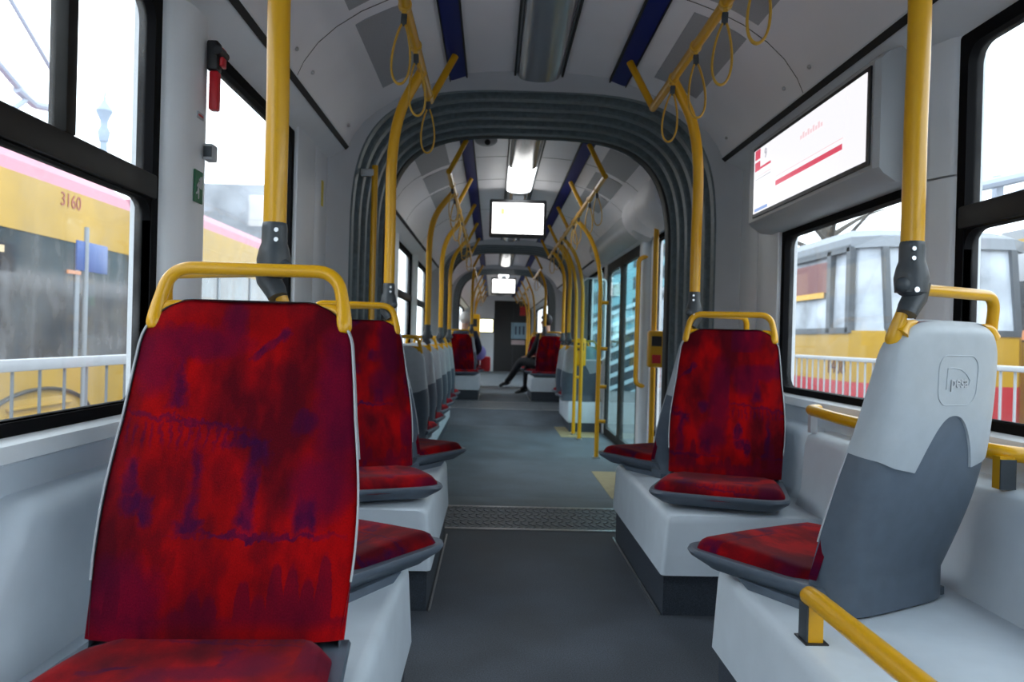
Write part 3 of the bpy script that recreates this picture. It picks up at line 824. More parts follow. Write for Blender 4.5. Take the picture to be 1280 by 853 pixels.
for lab, s, nm in (('behind the glass screen, nearer',1,'yellow pole rising from the nearer seat behind the glass screen'),('behind the glass screen, farther',1,'yellow pole rising from the farther seat behind the glass screen'),
               ('white-haired passenger sits',-1,'far yellow pole beside the white-haired passenger'),('dark-clothed passenger sits',1,'far yellow pole beside the dark-clothed passenger')):
    clamp_pole(find(lab), s, nm, fine=False)

def rail(s, y0, y1, struts, label):
    t = thing('overhead_rail', label, 'handrail', (s*RX, y0, RZ), group=None)
    link('rail', T([(0,0,0),(0,y1-y0,0)], .0175, 14), YEL, t, angle=80)
    for y in struts:
        bm = T([(0,y-y0,-.004),(-s*(RX-.395), y-y0+.04, ceil_z(.395)-RZ-.02)], .0165, 12); link('strut', bm, YEL, t, angle=80)
    return t
rail(-1, .4, 3.50, (.45,1.9,3.49), 'yellow overhead rail on the left side of the near section')
rail(1, .4, 3.50, (.45,1.9,3.49), 'yellow overhead rail on the right side of the near section')
rail(-1, 4.98, 10.0, (4.99,6.2,7.4,8.6,9.9), 'left overhead rail beyond the first bellows')
rail(1, 4.98, 10.0, (4.99,6.2,7.4,8.6,9.9), 'right overhead rail beyond the first bellows')
rail(-1, 11.5, 13.7, (11.5,13.6), 'left overhead rail above the far passengers')
rail(1, 11.5, 13.7, (11.5,13.6), 'right overhead rail above the far passengers')
rail(-1, 15.2, 23.0, (15.2,17,19,21,22.9), 'left overhead rail in the last section')
rail(1, 15.2, 23.0, (15.2,17,19,21,22.9), 'right overhead rail in the last section')

def make_strap():
    t = thing('hanging_strap', 'x', 'hanging strap')
    pts = []
    for i in range(40):
        a = 2*math.pi*i/40
        # teardrop, narrow at the top
        zz = math.cos(a); w = .036*math.sin(a)*(1-.5*(zz+1)/2*1.15)
        w = .037*math.sin(a)*(.42+.58*(1-(zz+1)/2)**.8)
        pts.append((w, 0, -.155+.098*zz))
    link('strap_loop', T(pts, .0055, 10, closed=True, flat=(1.8,.7)), STRAP, t, angle=70)
    bm = bmesh.new(); box(bm, -.0095,.0095,-.010,.010,-.066,-.030,.003); link('buckle', bm, CLAMP, t)
    bm = bmesh.new()
    tube(bm, [(0,-.014,0),(0,-.012,0),(0,.012,0),(0,.014,0)], .0215, 16, rf=lambda q: .94 if q in (0,1) else 1)
    box(bm, -.007,.007,-.009,.009,-.036,-.018,.002); link('collar', bm, STRAP, t)
    return t
strap0 = make_strap(); su = [False]
def strap(s, y, label, tilt=0, rz=0, group='hanging straps'):
    o = strap0 if not su[0] else copy_tree(strap0); su[0] = True
    o.location = (s*RX, y, RZ); o.rotation_euler = (tilt*.0, tilt, rz); o['label'] = label; o['group'] = group
strap(-1, 2.50, 'hanging strap on the left rail, nearest of the three before the arch', .05, .15)
strap(-1, 2.85, 'hanging strap on the left rail, middle of the three before the arch', -.05, .1)
strap(-1, 3.42, 'hanging strap at the far end of the left rail, by the slanted strut', 0, 0)
strap(1, 2.06, 'hanging strap on the right rail, cut by the top of the picture', .05, -.2)
strap(1, 2.40, 'hanging strap on the right rail, second from the camera', .04, -.2)
strap(1, 2.76, 'hanging strap on the right rail, third from the camera', -.05, -.15)
strap(1, 3.10, 'hanging strap on the right rail, closest to the arch', .06, -.1)
for s, sd in ((-1,'left'),(1,'right')):
    for k, y in enumerate((5.4,5.8,6.5,6.95,7.7,8.1,8.9,9.4)):
        strap(s, y, 'small hanging strap beyond the arch on the %s rail, number %s from it' % (sd, ('one','two','three','four','five','six','seven','eight')[k]), (k%3-1)*.06, (k%2)*.3)
    for k, y in enumerate((12.0,12.8,15.9,17.8,19.6)):
        strap(s, y, 'tiny far hanging strap on the %s side, %s of five' % (sd, ('first','second','third','fourth','last')[k]), 0, .2)

# side yellow pole by the portal (left)
t = thing('door_pole', 'vertical yellow bar inside the left edge of the bellows arch', 'pole', (-.815,4.0,.42))
link('pole', T([(0,0,0),(0,0,1.34)], .016, 14), YEL, t, angle=80)
for z in (.05, 1.30): link('bracket', B(-.07,.0,-.015,.015,z-.015,z+.02,.003), HOUSE, t)

# floor-to-ceiling door poles in the second section
def door_pole(s, x, y, label, bosses=()):
    t = thing('door_pole', label, 'pole', (s*x,y,ZL))
    pts = spline([(0,0,0),(0,0,1.2),(-s*.012,0,1.62),(-s*(x-RX)*.42,0,1.90),(-s*(x-RX),0,RZ-ZL)], 8)
    link('pole', T(pts, .019, 14), YEL, t, angle=80)
    for z in bosses: link('boss', T([(0,0,z),(s*.07,0,z)], .016, 12), YEL, t)
    link('foot_flange', T([(0,0,0),(0,0,.012)], .032, 16), STEEL, t)
    return t
door_pole(1, .73, 6.75, 'yellow floor pole before the doors with short side bosses', (.32,.62,.95,1.35))
door_pole(1, .70, 8.40, 'yellow floor pole at the far side of the doors', (.62,.95))
door_pole(1, .72, 8.0, 'slim yellow floor pole between the two door posts')
door_pole(-1, .62, 15.3, 'far left yellow floor pole past the second bellows'); door_pole(1, .62, 15.3, 'far right yellow floor pole past the second bellows')
door_pole(1, .62, 17.5, 'farther right yellow floor pole near the cab door'); door_pole(-1, .62, 17.5, 'farther left yellow floor pole near the cab wall')
door_pole(1, .66, 19.5, 'last right yellow floor pole before the cab'); door_pole(-1, .66, 19.5, 'last left yellow floor pole before the cab')
# glass draught screen beside the door pole
t = thing('glass_screen', 'rounded glass draught screen fixed beside the yellow door pole', 'glass screen', (.76,8.45,ZL))
bm = bmesh.new(); lp = rrect(.26,.9,.06,5,.14,1.25)
frame_ring(bm, lp, rrect(.235,.875,.05,5,.14,1.25), -.008,.008, lambda u,v,d:(u,d,v)); link('screen_frame', bm, STEEL, t)
link('pane', B(.02,.26,-.003,.003,.81,1.69), TEAL_GLASS, t, smooth=False)
# curved grab handle on the door column
t = thing('grab_bar', 'long yellow C-shaped grab bar on the pale door column', 'grab bar', (.945,6.15,.55))
link('bar', T(fillet([(.085,0,0),(0,0,0),(0,0,1.02),(.085,0,1.02)], .06, 6), .018, 14), YEL, t, angle=80)
tc_ = struct('trim_8', T([(1.03,6.18,ZL),(1.03,6.18,1.75)], .05, 20), GRP)
# stanchion with ticket validator
t = thing('door_pole', 'yellow pole carrying the ticket validator near the right doorway', 'pole', (.955,5.55,ZL))
link('pole', T([(0,0,0),(0,0,1.93)], .019, 14), YEL, t, angle=80)
t = thing('ticket_validator', 'yellow ticket validator with red panel on the doorway pole', 'ticket machine', (.955,5.50,.72))
link('validator_body', B(-.055,.055,-.06,.02,0,.26,.018,3), YEL, t)
link('front_label', B(-.03,.03,-.064,-.059,.03,.09), RED, t, smooth=False); link('display', B(-.035,.035,-.064,-.059,.15,.22), BLACK, t, smooth=False)
t = thing('ticket_validator', 'small yellow ticket validator on the pole past the doors', 'ticket machine', (.76,8.48,.62))
link('validator_body', B(-.06,.06,-.06,.02,0,.30,.018,3), YEL, t); link('display', B(-.035,.035,-.064,-.059,.17,.25), BLACK, t, smooth=False)

# low armrest bars
t = thing('armrest_bar', 'yellow bar on a short post along the near right plinth edge', 'armrest', (.427,1.47,.337))
link('bar', T([(0,-1.6,.082),(0,-.03,.082),(0,.012,.080),(0,.022,.077)], .0185, 16, rf=lambda q: 1. if q<.9 else .8), YEL, t, angle=80)
bm = bmesh.new(); box(bm, -.014,.014,-.022,.018,0,.075); link('post', bm, YEL, t, smooth=False)
link('post_cover', B(-.0175,-.0135,-.021,.017,.001,.070), CLAMP, t, smooth=False)
link('base_seal', B(-.022,.022,-.03,.026,0,.003), BLACK, t, smooth=False)
link('post', B(-.014,.014,-1.52,-1.48,0,.075), YEL, t, smooth=False)
t = thing('armrest_bar', 'bowed yellow rail on the right wall ledge beside the near seat', 'armrest', (.945,1.70,.592))
link('bar', T(fillet([(.045,0,.075),(.0,0,.078),(-.045,.28,.079),(-.05,.70,.080),(-.02,1.03,.082),(.03,1.05,.080)], .09, 6), .018, 14), YEL, t, angle=80)
link('post', B(-.017,.017,-.012,.014,0,.072), YEL, t, smooth=False); link('post_cover', B(-.0175,.0175,-.0165,-.0125,0,.066), CLAMP, t, smooth=False)
link('post', B(-.012,.012,1.02,1.046,0,.072), PIPE, t, smooth=False)

# ------------------------------------------------------------------ wall fittings, left pillar
px = -.983
t = thing('emergency_hammer', 'red emergency hammer in a black holder on the left pillar', 'emergency hammer', (px+.004, 2.13, 1.575))
link('holder', B(0,.030,-.020,.020,.02,.10,.006), BLACK, t)
bm = bmesh.new(); box(bm, .006,.030,-.014,.016,-.085,.02,.005); link('hammer_handle', bm, RED, t)
bm = bmesh.new(); cyl(bm, (.034,-.03,.070), .012, .06, 'y', 14); link('hammer_head', bm, BLACK, t)
link('safety_tab', B(.030,.040,-.006,.026,.035,.085,.003), RED, t)
t = thing('call_button', 'small grey button box on the left pillar above the exit sign', 'button box', (px+.002, 2.13, 1.375))
link('box_body', B(0,.026,-.020,.020,-.022,.022,.004), HOUSE, t); link('grille', B(.002,.024,-.0225,-.0195,-.014,.014), CLAMP, t, smooth=False)
tag(link('warning_sticker', B(px-.001,px+.0025,2.07,2.11,1.455,1.472), WHITE, None, smooth=False), 'tiny white and red sticker below the emergency hammer', 'sticker')
link('red_line', B(px+.0024,px+.0032,2.073,2.107,1.461,1.466), RED, bpy.data.objects['warning_sticker'], smooth=False)
t = thing('exit_sign', 'green emergency exit sticker with running figure on left pillar', 'sign', (px+.0015, 2.085, 1.275))
link('sign_plate', B(-.001,.002,-.028,.028,-.042,.042), GREEN, t, smooth=False)
def sg(name, pts):
    bm = bmesh.new(); vs = [bm.verts.new((.0024,a,b)) for a,b in pts]; vt = [bm.verts.new((.0032,a,b)) for a,b in pts]
    bm.faces.new(vs); bm.faces.new(vt[::-1]); n=len(pts)
    for k in range(n): bm.faces.new((vs[k],vs[(k+1)%n],vt[(k+1)%n],vt[k]))
    return link(name, bm, WHITE, t, smooth=False)
sg('doorway_symbol', [(.006,-.004),(.020,-.004),(.020,.030),(.006,.026)])
sg('runner_symbol', [(-.004,.014),(.002,.014),(.003,.006),(.010,.000),(.008,-.004),(-.001,-.001),(.002,-.012),(.001,-.032),(-.004,-.032),(-.005,-.014),(-.010,-.020),(-.020,-.022),(-.020,-.017),(-.012,-.014),(-.008,.000),(-.014,-.002),(-.015,.003),(-.006,.010)])
sg('runner_head', [(.001,.022),(.004,.019),(.003,.016),(-.001,.016),(-.002,.019),(-.001,.022)])
tag(link('yellow_sticker', B(-(HW-.021),-(HW-.024),3.70,3.74,1.50,1.62), mat('sticker_yellow',(.75,.6,.05),.5), None, smooth=False), 'small yellow sticker high on the left panel beside the arch', 'sticker')

# ------------------------------------------------------------------ side screen (right)
t = thing('information_display', 'wide wall display above the right window showing a red line', 'screen', (HW-.13, 2.275, 1.38))
def sy(v): return v-2.36
bm = bmesh.new()
pr = [(0,.045),(.0,.365),(.012,.378),(.03,.39),(.13,.42),(.13,.0),(.05,.005),(.012,.03)]
loft(bm, [[(a+dx,y,b) for a,b in pr] for y,dx in ((-.02,.012),(0.,0.),(1.11,0.),(1.13,.012))], True, True, True)
link('display_housing', bm, HOUSE, t, angle=30)
link('bezel', B(-.006,.003,.012,1.045,.058,.352), BLACK, t, smooth=False)
sc_ = link('screen', B(-.008,-.005,.030,1.030,.072,.338), SCREEN, t, smooth=False)
# u: from the near end (y=.03) to the far end; the picture reads from far (left) to near (right)
def scr(name, u0, u1, v0, v1, m, d=0):
    y1, y0 = 1.03-u0, 1.03-u1
    link(name, B(-.0092-d,-.0078-d,y0,y1,.072+.266*v0,.072+.266*v1), m, sc_, smooth=False)
scr('logo_block', .015,.075,.84,.99,SCR_RED); scr('logo_block', .015,.075,.66,.80,SCR_RED); scr('logo_stripe', .075,.20,.665,.70,SCR_RED); scr('text_line', .02,.20,.56,.575,SCR_PINK); scr('text_line', .02,.20,.52,.53,SCR_GREY)
scr('route_line', .26,.845,.275,.345,SCR_RED); scr('route_guide', .26,.85,.405,.415,SCR_PINK); scr('footer_bar', .02,.17,.02,.065,SCR_BLUE)
for k in range(9): scr('stop_name', .50+k*.022,.515+k*.022,.72,.80 if k%2 else .77,SCR_PINK)
Mx = Matrix.Translation((-.009,1.03-.14,.072+.266*.86)) @ Matrix(((0,0,-1,0),(-1,0,0,0),(0,1,0,0),(0,0,0,1)))
text_mesh('line_number','9',.055,SCR_GREY,sc_,Mx,ext=.0008)

# ceiling lamps
def lamp(y0, y1, lit_from, label, unlit=None):
    t = thing('ceiling_light', label, 'ceiling light', (0,y0,2.2))
    L = y1-y0
    bm = bmesh.new()
    for s in (-1,1): box(bm, *sorted((s*.112,s*.121)), 0, L, -.010,.012)
    link('lamp_edge', bm, SEAM, t, smooth=False)
    link('lamp_tray', B(-.112,.112,0,L,-.001,.006), mat('lamp_tray_grey',(.20,.21,.23),.35), t, smooth=False)
    def diff(a, b, m, nm='diffuser', rr=.030):
        bm = bmesh.new(); N = 14
        loft(bm, [[(.104*math.cos(math.pi*k/N), y, -.004-rr*math.sin(math.pi*k/N)) for k in range(N+1)] for y in (a, b)], False)
        for y in (a,b):
            vs = [bm.verts.new((.104*math.cos(math.pi*k/N), y, -.004-rr*math.sin(math.pi*k/N))) for k in range(N+1)]; bm.faces.new(vs)
        link(nm, bm, m, t, angle=50)
    return t, diff
DULL = mat('unlit_diffuser', (.16,.175,.20), .18, spec=.6, coat=.5)
t, diff = lamp(-3.5, 3.88, 0, 'unlit long ceiling lamp of the near section'); diff(.0+.1, 7.36, DULL)
bm = bmesh.new(); sphere(bm, (0,5.72,-.03), .045, 1,.8,.35); tag(link('sensor', bm, WHITE, t), 'white round cover on the lamp')
t, diff = lamp(4.95, 10.3, 0, 'ceiling lamp beyond the first arch, lit from its middle'); diff(.02,.93,DULL); diff(.94,1.86,LAMP,'lit_diffuser'); diff(1.88,5.3,DULL)
t, diff = lamp(11.4, 13.9, 0, 'unlit ceiling lamp above the far passengers'); diff(.02,2.45,DULL)
t, diff = lamp(15.0, 23.5, 0, 'lit ceiling lamp of the last section'); diff(.3,1.5,LAMP,'lit_diffuser'); diff(1.52,8.4,DULL)
# vents
def vent(s, y0, y1, label):
    bm = bmesh.new(); xs = [.535,.60,.66,.735]
    loft(bm, [[(s*x,y,ceil_z(x)-.0025) for x in xs]+[(s*x,y,ceil_z(x)+.003) for x in xs[::-1]] for y in (y0,y1)], True, True, True)
    tag(link('ceiling_vent', bm, VENT, None), label, 'ceiling vent', 'perforated ceiling panels')
for s, sd in ((-1,'left'),(1,'right')):
    vent(s, 2.00, 2.80, 'grey perforated ceiling panel on the %s, cut by the top edge' % sd); vent(s, 2.93, 3.66, 'grey perforated ceiling panel on the %s next to the arch' % sd)
    for k,(a,b) in enumerate(((5.05,5.65),(5.75,6.35),(6.45,7.05))): vent(s, a, b, 'grey ceiling panel beyond the arch on the %s, %s of three' % (sd, ('first','second','third')[k]))

# monitors across the ceiling
def monitor(y, label):
    t = thing('ceiling_monitor', label, 'screen', (0,y,1.785))
    link('monitor_case', B(-.25,.25,0,.06,0,.335,.015), BLACK, t)
    sc = link('screen', B(-.225,.225,-.003,.001,.032,.303), MONITOR, t, smooth=False)
    link('yellow_icon', B(-.15,-.12,-.0045,-.002,.20,.25), SCR_YEL, sc, smooth=False); link('ticker_line', B(-.22,.22,-.0045,-.002,.082,.086), SCR_YEL, sc, smooth=False)
    link('bracket', B(-.05,.05,.01,.05,.33,.42), CLAMP, t)
monitor(6.85, 'white ceiling monitor hanging beyond the first bellows arch'); monitor(15.7, 'smaller far ceiling monitor in front of the bright lamp')
t = thing('security_camera', 'small dome camera on the ceiling left of the lamp', 'camera', (-.27,5.12,2.195))
bm = bmesh.new(); sphere(bm,(0,0,-.003),.075,1,.55,.55); link('dome_body', bm, HOUSE, t); bm = bmesh.new(); sphere(bm,(.01,-.035,-.025),.02); link('lens', bm, BLACK, t)

# ------------------------------------------------------------------ second section onwards: walls
WA = [(5.2,6.35,ZS-.05,ZT-.015),(6.55,8.0,ZS-.05,ZT-.015),(8.2,9.9,ZS-.05,ZT-.015)]
side_wall(-1, Y_A1, Y_B0, WA, ZL-.05)
for w in WA: window(-1, *w, bar=(1.25,1.31))
for y0,y1 in ((6.36,6.54),(8.01,8.19)): pillar(-1, y0, y1, z0=.2)
DR = (6.62, 8.52)
side_wall(1, Y_A1, Y_B0, [(5.45,5.98,.2,1.70),(DR[0],DR[1],ZL,1.735),(8.75,10.1,ZS-.05,ZT-.015)], ZL-.05)
window(1, 5.45,5.98,.2,1.70); window(1, 8.75,10.1,ZS-.05,ZT-.015)
# double doors
d = sroot('door_1')
ym = sum(DR)/2
for a, b in ((DR[0],ym-.004),(ym+.004,DR[1])):
    bm = bmesh.new(); frame_ring(bm, rrect(b-a,1.85,.01,5,(a+b)/2,.805), rrect(b-a-.14,1.68,.05,5,(a+b)/2,.80), 0,.04, lambda u,v,dd:(HW+.005+dd,u,v)); lf = link('door_leaf', bm, BAR, d)
    link('pane', B(HW+.02,HW+.026,a+.06,b-.06,-.05,1.65), TEAL_GLASS, lf, smooth=False)
blk = lambda y0,y1,zf,nm: None
def far_section(y0, y1, zf, wins):
    for s in (-1,1):
        side_wall(s, y0, y1, wins, zf-.05)
        for w in wins: window(s, *w)
far_section(Y_B1, Y_C0, 0, [(11.5,13.8,ZS,ZT-.015)])
far_section(Y_C1, Y_END, ZL, [(15.2,17.0,ZS,ZT-.015),(17.3,19.2,-.05,ZT-.015),(19.5,22.5,ZS,ZT-.015)])
ceiling(Y_A1, Y_B0, (5.62,6.42,7.9)); ceiling(Y_B1, Y_C0, ()); ceiling(Y_C1, Y_END, ())
blue_strip(Y_A1+.1, Y_B0-.1); blue_strip(Y_B1+.1,Y_C0-.1); blue_strip(Y_C1+.1,Y_END)
sill(-1, 5.0, 10.2)
# outer skins of the articulations so no sky leaks round the bellows
for a, b in ((Y_A0-.02,Y_A1+.02),(Y_B0-.02,Y_B1+.02),(Y_C0-.02,Y_C1+.02)):
    bm = bmesh.new(); loft(bm, [arch(1.09,2.3,a,n=6), arch(1.09,2.3,b,n=6)], False); struct('trim_9', bm, BELDK)
    struct('floor', B(-1.08,1.08,a,b,ZL-.12,ZL-.06), BELDK, smooth=False)
# rounded equipment housing above the doors
t = thing('door_mechanism_housing', 'pale rounded housing above the right doors beyond the arch', 'housing', (.93,5.0,1.93))
bm = bmesh.new()
def hring(y, r): return [(.12+(-.26-r)*math.sin(math.pi/2*k/8)*1.0, y, .20-(.42+r)*(1-math.cos(math.pi/2*k/8))) for k in range(9)][::1] 
def hprof(y, r): 
    out = []
    for k in range(13):
        a = math.pi*(.08+.86*k/12); out.append((.11-(.24+r)*math.sin(a), y, -.04+(.20+r)*math.cos(a)))
    return out
loft(bm, [hprof(.05,-.12), hprof(.06,-.03), hprof(.10,0), hprof(.62,0), hprof(.63,-.006), hprof(.64,0), hprof(1.15,0), hprof(1.20,-.03)], False)
link('housing_cover', bm, CEIL, t, angle=40)
bm = bmesh.new(); loft(bm, [hprof(1.19,-.10), hprof(1.20,-.05), hprof(3.6,-.05), hprof(3.61,-.1)], False); link('motor_cover', bm, HOUSE, t, angle=40)
bm = bmesh.new(); sphere(bm, (.03,1.02,-.16), .13, .8,1.0,.75); link('end_cap', bm, HOUSE, t)

# cab wall
bm = bmesh.new()
box(bm, -1.1,-.16,Y_END,Y_END+.06,ZL,2.25); box(bm, .98,1.1,Y_END,Y_END+.06,ZL,2.25); box(bm, -.16,.98,Y_END,Y_END+.06,2.06,2.25)
struct('wall_front', bm, WALL, smooth=False)
d = sroot('door_2')
link('door_leaf', B(-.16,.98,Y_END+.03,Y_END+.07,ZL,2.06), BLACK, d, smooth=False)
link('door_seam', B(.42,.43,Y_END+.02,Y_END+.03,ZL,2.06), mat('dark_glass_edge',(.05,.05,.06),.3), d, smooth=False)
PAL = mat('pale_blue_poster', (.35,.55,.68), .5)
t = thing('notice_poster', 'pale blue notice with dark figures on the dark cab door', 'poster', (.62,Y_END+.025,1.15))
link('paper', B(-.25,.25,-.004,.004,-.25,.25), PAL, t, smooth=False)
for k in range(3): link('printed_figure', B(-.14+k*.12,-.08+k*.12,-.007,-.004,-.12,.14), mat('print_dark',(.08,.12,.2),.6), t, smooth=False)
tag(link('notice_strip', B(.38,.80,Y_END+.02,Y_END+.028,.72,.86), mat('pale_pink_paper',(.75,.6,.62),.6), None, smooth=False), 'pale strip notice under the blue poster on the cab door', 'notice')
tag(link('red_notice', B(.62,.80,Y_END+.02,Y_END+.028,1.62,1.9), RED, None, smooth=False), 'red notice high on the dark cab door', 'notice')
t = thing('cab_display', 'bright warm screen on the cab wall left of the dark door', 'screen', (-.42,Y_END-.03,1.28))
link('display_case', B(-.26,.26,-.02,.03,-.22,.22,.02), BLACK, t); link('screen', B(-.22,.22,-.024,-.019,-.19,.19), CABIN, t, smooth=False)
t = thing('ticket_machine', 'yellow ticket machine at the far left before the cab wall', 'ticket machine', (-.62,16.6,ZL))
link('machine_body', B(-.15,.15,-.12,.12,.9,1.52,.03), YEL, t); link('machine_post', B(-.04,.04,-.04,.04,0,.9), YEL, t); link('display', B(-.09,.09,-.124,-.119,1.25,1.42), BLACK, t, smooth=False)

# ------------------------------------------------------------------ people
SKIN = mat('skin', (.55,.33,.25), .55)
def skinned(name, verts, edges, radii, m, parent, root=0):
    me = bpy.data.meshes.new(name); me.from_pydata(verts, edges, []); me.materials.append(m)
    o = bpy.data.objects.new(name, me); C.objects.link(o)
    if parent: o.parent = parent
    o.modifiers.new('skin','SKIN'); 
    for i, r in enumerate(radii): 
        me.skin_vertices[0].data[i].radius = r if isinstance(r, tuple) else (r, r)
    me.skin_vertices[0].data[root].use_root = True
    s = o.modifiers.new('sub','SUBSURF'); s.levels = s.render_levels = 2
    for f in me.polygons: f.use_smooth = True
    o.modifiers['skin'].use_smooth_shade = True
    dg = bpy.context.evaluated_depsgraph_get(); m2 = bpy.data.meshes.new_from_object(o.evaluated_get(dg)); o.modifiers.clear(); o.data = m2; m2.name = name
    m2.materials.clear(); m2.materials.append(m)
    return o
def person(x, y, z, rz, label, top, legs, hair, shoe, cross=False):
    """seated, facing local +y, origin at the seat surface under the hips"""
    t = thing('person', label, 'person', (x,y,z), rz)
    # legs + pelvis
    if cross:
        lv = [(0,0,.09),(-.09,.02,.09),(-.10,.40,.13),(-.10,.66,-.20),(-.10,.74,-.235),(.09,.02,.09),(.08,.42,.06),(.09,.45,-.32),(.09,.56,-.36)]
    else:
        lv = [(0,0,.09),(-.09,.02,.09),(-.10,.42,.08),(-.10,.44,-.32),(-.10,.56,-.36),(.09,.02,.09),(.10,.42,.08),(.10,.44,-.32),(.10,.56,-.36)]
    le = [(0,1),(1,2),(2,3),(3,4),(0,5),(5,6),(6,7),(7,8)]
    body = skinned('body', [(0,-.02,.12),(0,-.05,.30),(0,-.06,.44),(0,-.055,.54),(0,-.045,.60),(0,-.02,.70),(0,-.01,.80)], [(i,i+1) for i in range(6)], [(.10,.07),(.10,.07),(.09,.06),(.058,.048),(.050,.050),(.068,.078),(.058,.068)], SKIN, t)
    skinned('trousers', lv, le, [(.14,.11),.09,.07,.05,.045,.09,.07,.05,.045], legs, body)
    jv = [(0,-.03,.10),(0,-.05,.28),(0,-.06,.44),(0,-.055,.575),(-.17,-.05,.53),(-.23,.02,.30),(-.12,.24,.20),(.17,-.05,.53),(.23,.02,.30),(.12,.24,.20)]
    skinned('jacket', jv, [(0,1),(1,2),(2,3),(2,4),(4,5),(5,6),(2,7),(7,8),(8,9)], [(.16,.125),(.15,.12),(.18,.13),(.085,.08),.074,.055,.042,.074,.055,.042], top, body)
    # hair as a cap over the skull
    bm = bmesh.new(); sphere(bm, (0,-.030,.785), .098, .92,1.02,1.06, 24, 16)
    bmesh.ops.delete(bm, geom=[v for v in bm.verts if v.co.y > -.005 and v.co.z < .795], context='VERTS')
    h = link('hair', bm, hair, body)
    # face details
    bm = bmesh.new(); tube(bm, [(0,.062,.765),(0,.082,.735),(0,.068,.728)], .011, 8); link('nose', bm, SKIN, body)
    for s in (-1,1):
        bm = bmesh.new(); sphere(bm,(s*.075,-.01,.745),.022,.4,.8,1.2,10,8); link('ear', bm, SKIN, body)
        bm = bmesh.new(); sphere(bm,(s*.026,.052,.765),.010,u=8,v=6); link('eye', bm, BLACK, body)
        # hand: palm and five fingers
        cx_, cy_, cz_ = s*.11, .27, .195
        hv = [(cx_,cy_,cz_),(cx_-s*.015,cy_+.05,cz_-.005)]; he=[(0,1)]; hr=[(.030,.018),(.034,.016)]
        for k in range(4):
            b0 = len(hv); xx = cx_-s*.015+(k-1.5)*.018; ln = (.030,.036,.034,.027)[k]
            hv += [(xx,cy_+.085,cz_-.008),(xx,cy_+.085+ln,cz_-.03)]; he += [(1,b0),(b0,b0+1)]; hr += [(.009,.009),(.007,.007)]
        b0 = len(hv); hv += [(cx_-s*.045,cy_+.03,cz_),(cx_-s*.058,cy_+.065,cz_-.012)]; he += [(0,b0),(b0,b0+1)]; hr += [(.011,.011),(.008,.008)]
        skinned('hand', hv, he, hr, SKIN, body)
    bm = bmesh.new(); sphere(bm,(0,.060,.700),.016,1.3,.4,.35,10,6); link('mouth', bm, mat('lips',(.4,.12,.1),.5), body)
    for (a, b) in ((3,4),(7,8)):
        p, q = Vector(lv[a]), Vector(lv[b])
        bm = bmesh.new(); dv = (q-p).normalized()
        tube(bm, [p-dv*.02+Vector((0,0,-.02)), p+dv*.05+Vector((0,0,-.03)), q+dv*.04+Vector((0,0,-.012)), q+dv*.12+Vector((0,0,-.02))], .05, 12, rf=lambda q_: 1-.35*q_, flat=(.85,.75)); link('shoe', bm, shoe, body)
    return t
DKCL = mat('black_clothing', (.010,.011,.016), .8); NAVY = mat('navy_clothing', (.012,.016,.035), .8)
p1 = person(-.63, 12.36, ZC+.01, R(-8), 'seated person with white hair in a dark coat, seen from behind', NAVY, DKCL, mat('white_hair',(.70,.68,.66),.7), BLACK)
p2 = person(.63, 12.38, ZC+.01, R(46), 'seated person in black on the right, legs stretched into the aisle', DKCL, DKCL, mat('dark_hair',(.012,.014,.022),.6), BLACK, cross=True)
bm = bmesh.new(); sphere(bm,(0,0,0),.12,.9,.6,1.0); tag(link('lilac_bag', bm, mat('lilac_cloth',(.30,.28,.72),.6), None), 'lilac bag held on the lap of the white-haired person', 'bag').location = (-.40,12.56,.66)
bm = bmesh.new(); box(bm,-.08,.08,-.06,.06,-.14,.10,.03); o = tag(link('red_bag', bm, mat('red_cloth',(.7,.02,.03),.6), None), 'red bag below the lilac one beside the aisle', 'bag'); o.location = (-.30,12.66,.50)

# ------------------------------------------------------------------ outside world
GZ = -.75
ASP = mat('asphalt', (.13,.13,.135), .9, noise=.2, nscale=2)
struct('ground', B(-60,60,-20,120,GZ-.1,GZ), ASP, smooth=False)
TY = mat('tram_yellow', (.44,.25,.012), .4, noise=.12, nscale=1.5); TP = mat('tram_roof_pink', (.42,.14,.19), .5, noise=.05, nscale=2); TR = mat('tram_red', (.45,.015,.03), .45); TG = mat('tram_grey', (.25,.27,.30), .5)
def tram_glass(name, warm):
    m = mat(name, (.03,.04,.055), .12, spec=.6); nt = m.node_tree; b = nt.nodes['Principled BSDF']; tc = nt.nodes.new('ShaderNodeTexCoord')
    mp = nt.nodes.new('ShaderNodeMapping'); mp.inputs['Scale'].default_value=(.6,1.6,1.0); nt.links.new(tc.outputs['Object'], mp.inputs[0])
    n = nt.nodes.new('ShaderNodeTexNoise'); n.inputs['Scale'].default_value=2.2; n.inputs['Detail'].default_value=5; nt.links.new(mp.outputs[0], n.inputs[0])
    cr = nt.nodes.new('ShaderNodeValToRGB'); cr.color_ramp.elements[0].position=.38; cr.color_ramp.elements[0].color=(.012,.016,.024,1); cr.color_ramp.elements[1].position=.68; cr.color_ramp.elements[1].color=(.085,.08,.085,1)
    e = cr.color_ramp.elements.new(.53); e.color=(.035,.028,.026,1)
    nt.links.new(n.outputs[0], cr.inputs[0]); nt.links.new(cr.outputs[0], b.inputs['Base Color'])
    return m
TGL = tram_glass('tram_window_dark', 1)
TGL2 = mat('tram_window_pale', (.42,.46,.52), .2, noise=.5, nscale=1.3)
WARM = emat('warm_saloon_lamp', (1.,.4,.15), .55); WARM2 = emat('cream_saloon_lamp', (1.,.8,.5), .7)

